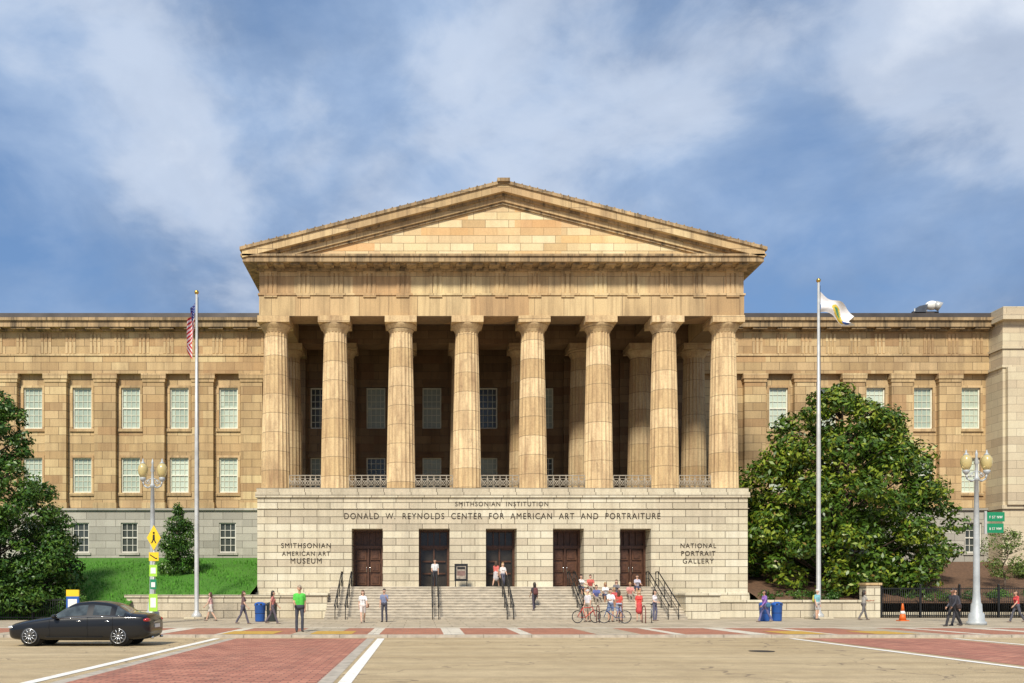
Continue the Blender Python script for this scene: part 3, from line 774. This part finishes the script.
# ---------------------------------------------------------------- bicycles
def bicycle(x,y,rot,col):
    e=empty('bicycle',(x,y,0),rot); b=B(); r=.335; RIM=plain('bike_rim',(.25,.25,.25),.35,.6)
    for wx in (-.52,.52):
        b.torus((wx,0,r),r-.02,.018,BLACK,'Y',26,6)
        b.torus((wx,0,r),r-.045,.008,RIM,'Y',26,5)
        for k in range(9):
            a=math.pi*k/9*2; b.cyl((wx,0,r),(wx+(r-.04)*math.cos(a),0,r+(r-.04)*math.sin(a)),.003,.003,RIM,4)
        b.cyl((wx,-.05,r),(wx,.05,r),.02,.02,RIM,8)
    b.obj('wheels',e); b=B()
    bb=(-.08,0,.28); st=(-.22,0,.78); hd=(.36,0,.82); hb=(.4,0,.66)
    for p,q in ((bb,st),(st,hd),(bb,hb),(hd,hb)): b.cyl(p,q,.02,.02,col,8)
    for s in (-.04,.04):
        b.cyl((-.52,s,r),(bb[0],s*.5,bb[2]),.011,.011,col,6); b.cyl((-.52,s,r),(st[0],s*.5,st[2]),.011,.011,col,6); b.cyl((.52,s,r),(.4,s,.66),.013,.013,col,6)
    b.cyl(st,(-.25,0,.93),.014,.014,RIM,6); b.sph((-.26,0,.95),(.14,.07,.03),BLACK)
    b.cyl(hd,(.34,0,.98),.016,.016,RIM,6); b.tube([(.42,-.27,1.0),(.36,-.1,1.0),(.34,0,.98),(.36,.1,1.0),(.42,.27,1.0)],.014,BLACK,6)
    b.torus((-.08,0.05,.28),.09,.008,RIM,'Y',16,5); b.cyl((-.08,.06,.28),(.06,.1,.2),.01,.01,RIM,5); b.cyl((-.08,-.06,.28),(-.2,-.1,.36),.01,.01,RIM,5)
    b.obj('frame',e)
bicycle(8.55,45.2,R(20),RED); bicycle(9.9,44.8,R(160),plain('bike_blue',(.05,.1,.25),.4)); bicycle(12.0,45.6,R(75),plain('bike_grey',(.3,.3,.3),.4))
for i in range(3):
    e=empty('bicycle_rack',(9.3+1.1*i,46.0-.4*i,0)); b=B(); pts=[(0,-.35,0),(0,-.35,.6)]
    for k in range(9):
        a=math.pi*k/8; pts.append((0,-.35*math.cos(a),.6+.3*math.sin(a)))
    pts.append((0,.35,0)); b.tube(pts,.025,plain('rack_paint',(.12,.02,.015),.5)); b.obj('hoop',e)

# ---------------------------------------------------------------- car
def car(x,y,z):
    e=empty('parked_sedan_car',(x,y,z))
    PNT,n,bb,pos=newmat('black_car_paint'); bb.inputs['Base Color'].default_value=(.006,.0065,.008,1); bb.inputs['Roughness'].default_value=.35; bb.inputs['Specular IOR Level'].default_value=.25; bb.inputs['Coat Weight'].default_value=.6; bb.inputs['Coat Roughness'].default_value=.03
    GLS=plain('car_glass',(.06,.075,.08),.05,0,.6,2.5,coat=.5)
    st=[(0,.55,.34,.56,.60,.42),(.07,.70,.24,.61,.66,.58),(.2,.82,.19,.655,.72,.68),(.6,.875,.17,.74,.81,.72),(1.05,.89,.17,.82,.885,.74),(1.38,.895,.17,.86,.925,.75),
        (1.5,.90,.17,.875,.985,.735),(2.02,.90,.17,.90,1.33,.60),(2.2,.90,.17,.905,1.385,.575),(2.62,.90,.17,.915,1.415,.57),(2.72,.90,.17,.918,1.415,.57),(3.1,.90,.17,.93,1.385,.57),(3.32,.90,.17,.94,1.34,.58),(3.45,.90,.17,.945,1.29,.60),
        (3.78,.895,.18,.955,1.09,.68),(3.9,.89,.18,.955,1.04,.70),(4.25,.87,.2,.95,1.015,.71),(4.44,.82,.24,.93,1.0,.69),(4.53,.74,.34,.80,.86,.62),(4.56,.66,.4,.7,.74,.5)]
    prof=[]
    for (X,w,z0,bl,t,tw) in st:
        h=[(0,z0),(w*.82,z0),(w*.96,z0+.08),(w*1.0,z0+.2),(w*1.012,(bl+z0)/2+.12),(w*.985,bl-.05),(w*.95,bl),(tw+(w*.95-tw)*.08,t-.035),(tw*.9,t),(tw*.5,t+.022),(0,t+.03)]
        ring=[(X,-a,c) for a,c in h]+[(X,a,c) for a,c in h[-2:0:-1]]
        prof.append(ring)
    n=len(prof[0]); nh=11
    V=[p for r in prof for p in r]; F=[];M=[]
    for j in range(len(prof)-1):
        X=(st[j][0]+st[j+1][0])/2
        for k in range(n):
            kk=k if k<nh-1 else n-1-k
            F.append((j*n+k,(j+1)*n+k,(j+1)*n+(k+1)%n,j*n+(k+1)%n))
            g=0
            if kk==6 and 1.5<X<3.75 and not(2.6<X<2.73) and not(3.38<X<3.46): g=1
            if kk>=7 and (1.48<X<2.1 or 3.4<X<3.85): g=1
            M.append(g)
    F.append(tuple(range(n))); M.append(0); F.append(tuple((len(prof)-1)*n+k for k in range(n-1,-1,-1))); M.append(0)
    me=bpy.data.meshes.new('body'); me.from_pydata(V,[],F); me.materials.append(PNT); me.materials.append(GLS)
    me.polygons.foreach_set('material_index',M); me.polygons.foreach_set('use_smooth',[True]*len(F)); me.update()
    o=bpy.data.objects.new('body',me); S.collection.objects.link(o); o.parent=e
    cb=B()
    for wx in (.80,3.60):
        cb.cyl((wx,-1.2,.34),(wx,-.55,.34),.385,.385,BLACK,36); cb.cyl((wx,.55,.34),(wx,1.2,.34),.385,.385,BLACK,36)
    cut=cb.obj('arch_cutter'); 
    sub=o.modifiers.new('s','SUBSURF'); sub.levels=2; sub.render_levels=2
    bo=o.modifiers.new('b','BOOLEAN'); bo.operation='DIFFERENCE'; bo.object=cut; bo.solver='EXACT'
    bpy.context.view_layer.update()
    m2=bpy.data.meshes.new_from_object(o.evaluated_get(bpy.context.evaluated_depsgraph_get()))
    o.modifiers.clear(); o.data=m2; bpy.data.objects.remove(cut)
    b=B(); ALLOY=plain('alloy_wheel',(.42,.43,.44),.3,.9,.1)
    for wx in (.80,3.60):
        for s in (-1,1):
            c=s*.80
            b.torus((wx,c,.33),.265,.065,BLACK,'Y',40,10); b.cyl((wx,c-.09,.33),(wx,c+.09,.33),.27,.27,BLACK,32)
            b.cyl((wx,c+s*.091,.33),(wx,c+s*.094,.33),.225,.225,plain('wheel_shadow',(.03,.03,.03),.6),30)
            b.torus((wx,c+s*.09,.33),.225,.014,ALLOY,'Y',36,6)
            for k in range(10):
                a=2*math.pi*k/10+.1; d=Vector((math.cos(a),0,math.sin(a)))
                b.cyl(Vector((wx,c+s*.10,.33))+d*.04,Vector((wx,c+s*.10,.33))+d*.222,.02,.015,ALLOY,6)
            b.cyl((wx,c+s*.09,.33),(wx,c+s*.115,.33),.05,.045,ALLOY,14)
            b.cyl((wx,c-s*.10,.34),(wx,c-s*.28,.34),.37,.37,BLACK,24)
    b.obj('wheels',e)
    b=B(); TL=plain('tail_lamp_red',(.4,.01,.01),.15,coat=1); HL=plain('head_lamp',(.55,.57,.6),.08,coat=1)
    for s in (-1,1):
        b.sph((.17,s*.66,.60),(.15,.13,.055),HL); b.sph((4.42,s*.68,.83),(.13,.17,.075),TL); 
        b.sph((1.62,s*.99,.95),(.09,.11,.07),PNT); b.cyl((1.62,s*.86,.91),(1.62,s*.95,.93),.03,.03,PNT,8)
        b.tube([(1.5,s*.87,.885),(2.6,s*.875,.92),(3.5,s*.875,.95),(3.72,s*.86,.965)],.008,CHROME,6)
        b.tube([(1.3,s*.905,.30),(3.1,s*.91,.30)],.012,BLACK,6)
        for dx in (2.35,3.25): b.sph((dx,s*.905,.80),(.09,.018,.016),CHROME,10,6)
        for dx,zz in ((1.42,.86),(2.62,.9),(3.42,.93)): b.tube([(dx,s*.915,.25),(dx,s*.922,.55),(dx,s*.896,zz)],.004,BLACK,4)
        b.cyl((4.5,s*.5,.27),(4.6,s*.5,.27),.04,.04,CHROME,10)
        b.sph((.03,s*.13,.54),(.04,.11,.06),CHROME)
    b.box(4.545,4.575,-.26,.26,.58,.7,WHITE); b.box(4.52,4.57,-.3,.3,.76,.78,CHROME); b.box(-.01,.03,-.26,.26,.36,.46,WHITE)
    b.obj('trim_and_lamps',e); return e
car(-13.1,28.6,-.1)

# ---------------------------------------------------------------- people
_mc={}
def cmat(kind,c,rough=.8):
    k=(kind,)+tuple(round(v,3) for v in c)
    if k not in _mc: _mc[k]=plain(kind+'_%d'%len(_mc),c,rough,0,.18,9)
    return _mc[k]
SK=[(.52,.30,.20),(.60,.37,.26),(.20,.10,.06),(.38,.2,.12)]
HAIR={'dark':(.02,.014,.01),'brown':(.07,.035,.018),'blond':(.35,.22,.09),'grey':(.3,.28,.26)}
def capsmesh(caps):
    b=B()
    for (p,q,r0,r1,lab) in caps:
        b.sph(p,r0,BLACK,12,8)
        if (Vector(p)-Vector(q)).length>1e-4:
            b.cyl(p,q,r0,r1,BLACK,12); b.sph(q,r1,BLACK,12,8)
    return b
def person(x,y,z,h=1.7,face=0,pose='stand',top=(.5,.5,.5),bottom=(.05,.05,.08),skin=0,hair='brown',longhair=False,skirt=False,shorts=False,sleeves=False,bag=None,hat=None,female=False,arm=None,name='pedestrian',heavy=0):
    s=h/1.75; e=empty(name,(x,y,z),face)
    ph={'stand':((4,6),(-3,4)),'walk':((22,5),(-15,18)),'walk2':((-14,17),(20,5)),'sit':((82,84),(78,78)),'climb':((38,46),(-6,6)),'contra':((2,2),(10,18))}[pose]
    am={'stand':((4,12),(-2,10)),'walk':((-18,14),(20,22)),'walk2':((18,20),(-16,14)),'sit':((28,50),(32,48)),'climb':((-14,20),(18,24)),'contra':((10,70),(-4,12))}[pose]
    if arm=='phone': am=(am[0],(20,110))
    if arm=='both': am=((26,70),(22,75))
    if arm=='up': am=(am[0],(55,75))
    shw=.155 if female else .18; hipw=.085
    caps=[]; A=lambda p,q,r0,r1,l: caps.append((p,q,r0,r1,l))
    jt={}
    lows=[]
    for sd,(a,k) in zip((-1,1),ph):
        a=R(a);k=R(k); hip=np.array([sd*hipw,0,.92]); knee=hip+.44*np.array([sd*.05,-math.sin(a),-math.cos(a)])
        ank=knee+.42*np.array([sd*.0,-math.sin(a-k),-math.cos(a-k)])
        jt[sd]=(hip,knee,ank); lows.append(ank[2]-.085)
    off=-min(lows)
    if pose=='sit': off=-(.92-.10)
    O=np.array([0,0,off]); T=lambda p: tuple((np.array(p,float)+O))
    tb=.0 if not female else -.01
    lean=-.03 if 'walk' in pose else 0
    if pose=='sit': lean=-.10
    A(T((-shw+.045,lean,1.385)),T((shw-.045,lean,1.385)),.07,.07,'top')
    A(T((-.065,lean*.9-.005,1.29)),T((-.055,0,1.03)),.112+tb+heavy*.02,.10+tb+heavy*.05,'top')
    A(T((.065,lean*.9-.005,1.29)),T((.055,0,1.03)),.112+tb+heavy*.02,.10+tb+heavy*.05,'top')
    if female: 
        for sd in (-1,1): A(T((sd*.06,lean-.09,1.27)),T((sd*.06,lean-.08,1.25)),.055,.05,'top')
    A(T((-.06,0,.95)),T((.06,0,.95)),.122+heavy*.03,.122+heavy*.03,'bottom')
    A(T((0,lean,1.42)),T((0,lean-.012,1.53)),.058,.052,'skin')
    hx=lean-.015
    A(T((0,hx+.01,1.655)),T((0,hx-.01,1.62)),.088,.078,'skin'); A(T((0,hx-.045,1.575)),T((0,hx-.03,1.60)),.042,.055,'skin')
    A(T((0,hx-.09,1.635)),T((0,hx-.108,1.605)),.011,.017,'skin')
    for sd in (-1,1): A(T((sd*.083,hx+.012,1.635)),T((sd*.083,hx+.014,1.61)),.018,.014,'skin')
    hl='hair' if not hat else 'hat'
    A(T((0,hx+.03,1.69)),T((0,hx+.005,1.695)),.085,.080,hl); A(T((0,hx+.045,1.66)),T((0,hx+.05,1.60)),.078,.06,'hair')
    if hat: A(T((0,hx-.06,1.69)),T((0,hx-.13,1.675)),.045,.03,'hat')
    if longhair:
        A(T((-.03,hx+.065,1.62)),T((-.04,hx+.085,1.44)),.062,.045,'hair'); A(T((.03,hx+.065,1.62)),T((.04,hx+.085,1.44)),.062,.045,'hair')
        for sd in (-1,1): A(T((sd*.068,hx+.02,1.67)),T((sd*.075,hx+.03,1.50)),.03,.028,'hair')
    for sd in (-1,1):
        hip,knee,ank=jt[sd]
        th=.088 if not shorts else .094
        kl=hip+(knee-hip)*.72
        A(T(hip),T(kl),th,.068 if not shorts else .08,'bottom')
        A(T(kl),T(knee),.064,.054,'skin' if (shorts or skirt) else 'bottom')
        sh='skin' if (shorts or skirt) else 'bottom'
        calf=knee+(ank-knee)*.3+np.array([0,.012,0])
        A(T(knee),T(calf),.053,.056 if sh=='skin' else .062,sh); A(T(calf),T(ank),.054 if sh=='skin' else .06,.036 if sh=='skin' else .052,sh)
        A(T(ank+np.array([0,.03,-.045])),T(ank+np.array([sd*.01,-.07,-.048])),.042,.040,'shoe'); A(T(ank+np.array([sd*.01,-.07,-.05])),T(ank+np.array([sd*.02,-.15,-.055])),.040,.03,'shoe')
    if skirt: A(T((0,0,.98)),T((0,-.01,.60)),.13,.20,'bottom')
    hands=[]
    for sd,(a,k) in zip((-1,1),am):
        a=R(a);k=R(k); shd=np.array([sd*(shw+.0),lean,1.385]); ab=.12
        el=shd+.29*np.array([sd*ab,-math.sin(a),-math.cos(a)]); d=np.array([-sd*.02,-math.sin(a+k),-math.cos(a+k)]); wr=el+.25*d
        mid=shd+(el-shd)*.6
        A(T(shd),T(mid),.056,.054,'top'); A(T(mid),T(el),.042 if not sleeves else .05,.038 if not sleeves else .046,'top' if sleeves else 'skin')
        A(T(el),T(wr),.040 if not sleeves else .047,.026 if not sleeves else .036,'top' if sleeves else 'skin')
        A(T(wr),T(wr+d*.085),.026,.030,'skin'); hands.append((sd,wr,d))
    if bag:
        if bag[0]=='back': A(T((-.04,.17,1.33)),T((-.04,.18,1.10)),.10,.115,'bag'); A(T((.04,.17,1.33)),T((.04,.18,1.10)),.10,.115,'bag')
        else: A(T((.25,-.02,.98)),T((.25,.10,.96)),.085,.085,'bag'); A(T((.24,-.02,1.02)),T((.16,0,1.42)),.014,.014,'bag'); A(T((.25,.0,.90)),T((.25,.08,.90)),.09,.09,'bag')
    b=capsmesh(caps); o=b.obj('body_raw')
    rm=o.modifiers.new('r','REMESH'); rm.mode='VOXEL'; rm.voxel_size=.0145
    sm=o.modifiers.new('s','SMOOTH'); sm.factor=.5; sm.iterations=3
    bpy.context.view_layer.update()
    me=bpy.data.meshes.new_from_object(o.evaluated_get(bpy.context.evaluated_depsgraph_get())); bpy.data.objects.remove(o)
    labs=['top','bottom','skin','hair','shoe','hat','bag']
    cols={'top':cmat('cloth',top),'bottom':cmat('trousers',bottom),'skin':cmat('skin',SK[skin],.55),'hair':cmat('hair',HAIR[hair],.5),'shoe':cmat('shoe',(.05,.04,.035) if not female else (.2,.15,.12)),'hat':cmat('hat',hat or (.1,.1,.1)),'bag':cmat('bag',bag[1] if bag else (.1,.1,.1))}
    me.materials.clear()
    for l in labs: me.materials.append(cols[l])
    nf=len(me.polygons); C=np.empty(nf*3,np.float32); me.polygons.foreach_get('center',C); C=C.reshape(-1,3)
    best=np.full(nf,9.); idx=np.zeros(nf,np.int32)
    for (p,q,r0,r1,lab) in caps:
        p=np.array(p);q=np.array(q);d=q-p;L=max(d@d,1e-9); t=np.clip(((C-p)@d)/L,0,1)
        dist=np.linalg.norm(C-p-t[:,None]*d,axis=1)-(r0+(r1-r0)*t); u=dist<best; best[u]=dist[u]; idx[u]=labs.index(lab)
    me.polygons.foreach_set('material_index',idx); me.polygons.foreach_set('use_smooth',np.ones(nf,bool)); me.update()
    ob=bpy.data.objects.new('body',me); S.collection.objects.link(ob); ob.parent=e; ob.scale=(s,s,s)
    f=B(); skm=cols['skin']
    for sd,wr,d in hands:
        side=np.array([0,-1,0])-d*(np.array([0,-1,0])@d); side/=max(1e-6,np.linalg.norm(side))
        inn=np.array([-sd,0,0])
        for k,(o_,L) in enumerate(((-.026,.062),(-.009,.07),(.009,.074),(.026,.066))):
            p0=wr+d*.085+side*o_; p1=p0+d*L*.55+inn*.008; p2=p1+d*L*.4+inn*.024
            f.cyl(T(p0),T(p1),.0095,.0085,skm,6); f.cyl(T(p1),T(p2),.0085,.006,skm,6)
        p0=wr+d*.03+side*.024; p1=p0+side*.03+d*.03; p2=p1+d*.03+inn*.008
        f.cyl(T(p0),T(p1),.011,.010,skm,6); f.cyl(T(p1),T(p2),.010,.007,skm,6)
    for sd in (-1,1):
        f.sph(T((sd*.031,hx-.078,1.635)),.012,FW,8,6); f.sph(T((sd*.031,hx-.0865,1.635)),.006,BLACK,6,5)
        f.sph(T((sd*.031,hx-.082,1.655)),(.018,.008,.004),cols['hair'],8,5)
    f.sph(T((0,hx-.086,1.575)),(.022,.008,.006),cmat('lips',(.35,.1,.08)),8,5)
    oo=f.obj('hands_and_face',e); oo.scale=(s,s,s)
    return e
W90=math.pi/2
person(-4.85,35.4,0,1.85,.25,'contra',(.08,.50,.06),(.05,.055,.075),0,'dark',bag=('back',(.05,.05,.06)),hat=(.35,.28,.2),heavy=.6)
person(-11.5,48.4,0,1.6,-W90,'walk',(.6,.35,.33),(.55,.5,.45),1,'brown',True,female=True,shorts=True)
person(-8.85,44.0,0,1.66,W90,'walk2',(.14,.08,.08),(.09,.08,.11),1,'brown',True,female=True)
person(-7.45,44.4,0,1.68,W90,'walk',(.45,.16,.14),(.10,.08,.1),0,'dark',True,female=True,bag=('side',(.15,.08,.04)))
person(-2.95,45.4,0,1.72,.2,'walk',(.72,.70,.70),(.62,.55,.52),1,'brown',True,female=True,shorts=True,bag=('side',(.3,.15,.08)))
person(-1.9,46.8,0,1.74,-.3,'stand',(.17,.20,.32),(.05,.05,.07),0,'dark',female=False,arm='phone')
person(.95,55.9,1.92,1.72,.1,'stand',(.6,.6,.6),(.04,.04,.05),0,'dark')
person(4.75,55.0,1.92,1.62,math.pi-.4,'walk',(.55,.12,.10),(.45,.42,.42),0,'brown',True,female=True,skirt=True)
person(5.15,54.7,1.76,1.64,.3,'climb',(.65,.6,.58),(.1,.1,.14),1,'blond',True,female=True)
person(6.75,51.9,.48,1.66,math.pi+.3,'climb',(.05,.04,.05),(.06,.05,.07),3,'dark',True,female=True,bag=('back',(.12,.04,.04)))
seats=[(9.9,54.3,1.6+.16,(.65,.62,.6)),(10.5,54.3,1.76,(.5,.1,.08)),(11.2,53.3,1.28,(.7,.68,.66)),(10.6,53.0,1.12,(.10,.12,.3)),(12.0,53.7,1.44,(.15,.14,.15)),(12.7,53.3,1.28,(.6,.25,.22)),
       (13.4,54.4,1.76,(.45,.43,.5)),(10.0,52.6,.96,(.6,.5,.3)),(11.6,52.7,.96,(.5,.08,.08))]
for i,(x,y,z,c) in enumerate(seats): 
    person(x,y,z,1.68,random.uniform(-.4,.4),'sit',c,[(.05,.06,.12),(.3,.25,.2)][i%2],[0,1,3][i%3],['dark','brown','blond'][i%3],i%2==0,shorts=i%2==0,female=i%2==0,name='seated_person')
person(11.85,47.6,0,1.66,-.2,'stand',(.62,.06,.05),(.5,.06,.06),1,'blond',True,female=True,skirt=True,arm='phone')
person(10.15,46.9,0,1.74,.3,'contra',(.72,.72,.73),(.16,.2,.3),0,'brown',arm='both',shorts=True)
person(9.0,47.2,0,1.7,-1.0,'stand',(.6,.58,.6),(.3,.25,.2),1,'dark',shorts=True,hat=(.5,.5,.5))
person(10.9,48.2,0,1.66,2.6,'stand',(.55,.08,.06),(.3,.32,.4),0,'brown',True,female=True,shorts=True)
person(12.9,48.4,0,1.68,.8,'contra',(.65,.6,.62),(.1,.1,.16),1,'dark',True,female=True)
person(18.35,46.8,0,1.72,-W90+.2,'walk',(.24,.12,.40),(.13,.13,.28),3,'dark',True,female=True,bag=('side',(.05,.15,.25)),sleeves=True,heavy=.4)
person(22.8,50.5,0,1.72,.5,'stand',(.2,.45,.5),(.45,.42,.4),1,'grey',False,shorts=True,bag=('back',(.5,.5,.1)),hat=(.6,.6,.55))
person(25.2,50.0,0,1.7,W90,'walk2',(.35,.33,.30),(.13,.12,.12),3,'dark',True,female=True,arm='both')
person(24.85,41.0,0,1.8,-W90+.3,'walk',(.035,.035,.045),(.03,.03,.035),2,'dark',sleeves=True,bag=('side',(.03,.02,.02)),heavy=.3)
person(25.5,41.9,0,1.76,-W90+.1,'walk2',(.06,.06,.075),(.04,.04,.05),0,'dark',sleeves=True,heavy=.3)
person(31.4,46.3,0,1.7,-W90,'walk',(.55,.06,.06),(.08,.08,.1),0,'brown',True,female=True)

# ---------------------------------------------------------------- world
w=bpy.data.worlds.new("World"); S.world=w; w.use_nodes=True; n=N(w.node_tree); bg=w.node_tree.nodes['Background']
el,az=R(44),math.atan2(-.30,-1)
sky=n.new('ShaderNodeTexSky'); sky.sky_type='NISHITA'; sky.sun_disc=False; sky.sun_elevation=el; sky.sun_rotation=az%(2*math.pi); sky.air_density=1.2; sky.dust_density=1; sky.ozone_density=2
tc=n.new('ShaderNodeTexCoord'); g=tc.outputs['Generated']
mp=n.new('ShaderNodeMapping'); mp.inputs['Location'].default_value=(2.3,4.2,1.1); mp.inputs['Rotation'].default_value=(0,R(22),0); mp.inputs['Scale'].default_value=(1.0,1.0,1.7); n.link(g,mp.inputs[0])
n1=n.noise(mp.outputs[0],2.3,5,.5,.25)
n2=n.noise(mp.outputs[0],6.5,8,.58,.3)
dens=n.math('ADD',n.math('MULTIPLY',n1,.68),n.math('MULTIPLY',n2,.32))
def blob(d,c0,amt):
    v=Vector(d).normalized(); dt=n.new('ShaderNodeVectorMath',operation='DOT_PRODUCT'); n.link(g,dt.inputs[0]); dt.inputs[1].default_value=v
    return n.math('MULTIPLY',n.ramp(dt.outputs['Value'],[(c0,0.),(1.,1.)],True),amt)
for d,c0,a in (((-.22,1,.50),.985,.09),((-.38,1,.60),.987,.10),((.68,1,.60),.985,.15),((.5,1,.36),.97,-.07),((-.06,1,.42),.987,-.06),((.2,1,.55),.97,.03),((-.45,1,.38),.975,-.04)):
    dens=n.math('ADD',dens,blob(d,c0,a))
blue=n.mix(.6,n.mix(1.,sky.outputs[0],(1.0,1.05,1.15),'MULTIPLY'),(1.65,3.2,6.2))
n3=n.noise(mp.outputs[0],3.1,7,.58,.3)
haze=n.mix(n.ramp(n3,[(.38,0.),(.62,1.)]),(1.9,2.9,4.8),(4.0,5.3,7.5))
col=n.mix(n.ramp(dens,[(.36,0.),(.52,.9)]),blue,haze)
col=n.mix(n.ramp(dens,[(.50,0.),(.60,.45),(.72,.95)],True),col,(7.9,8.5,9.5))
n.link(col,bg.inputs[0]); bg.inputs[1].default_value=.1
sun=bpy.data.lights.new('sun','SUN'); sun.energy=4.9; sun.angle=R(9); sun.color=(1,.93,.80)
so=bpy.data.objects.new('sun',sun); S.collection.objects.link(so)
sd=Vector((math.sin(az)*math.cos(el),math.cos(az)*math.cos(el),math.sin(el))); so.rotation_euler=(-sd).to_track_quat('-Z','Y').to_euler(); so.location=(-30,-30,60)
# ---------------------------------------------------------------- camera
cam=bpy.data.cameras.new('camera'); co=bpy.data.objects.new('camera',cam); S.collection.objects.link(co); S.camera=co
co.location=(0,0,1.65); co.rotation_euler=(R(90),0,0); cam.sensor_width=36; cam.lens=880/1024*36; cam.shift_x=(512-420)/1024; cam.shift_y=(591-341.5)/1024; cam.clip_end=3000
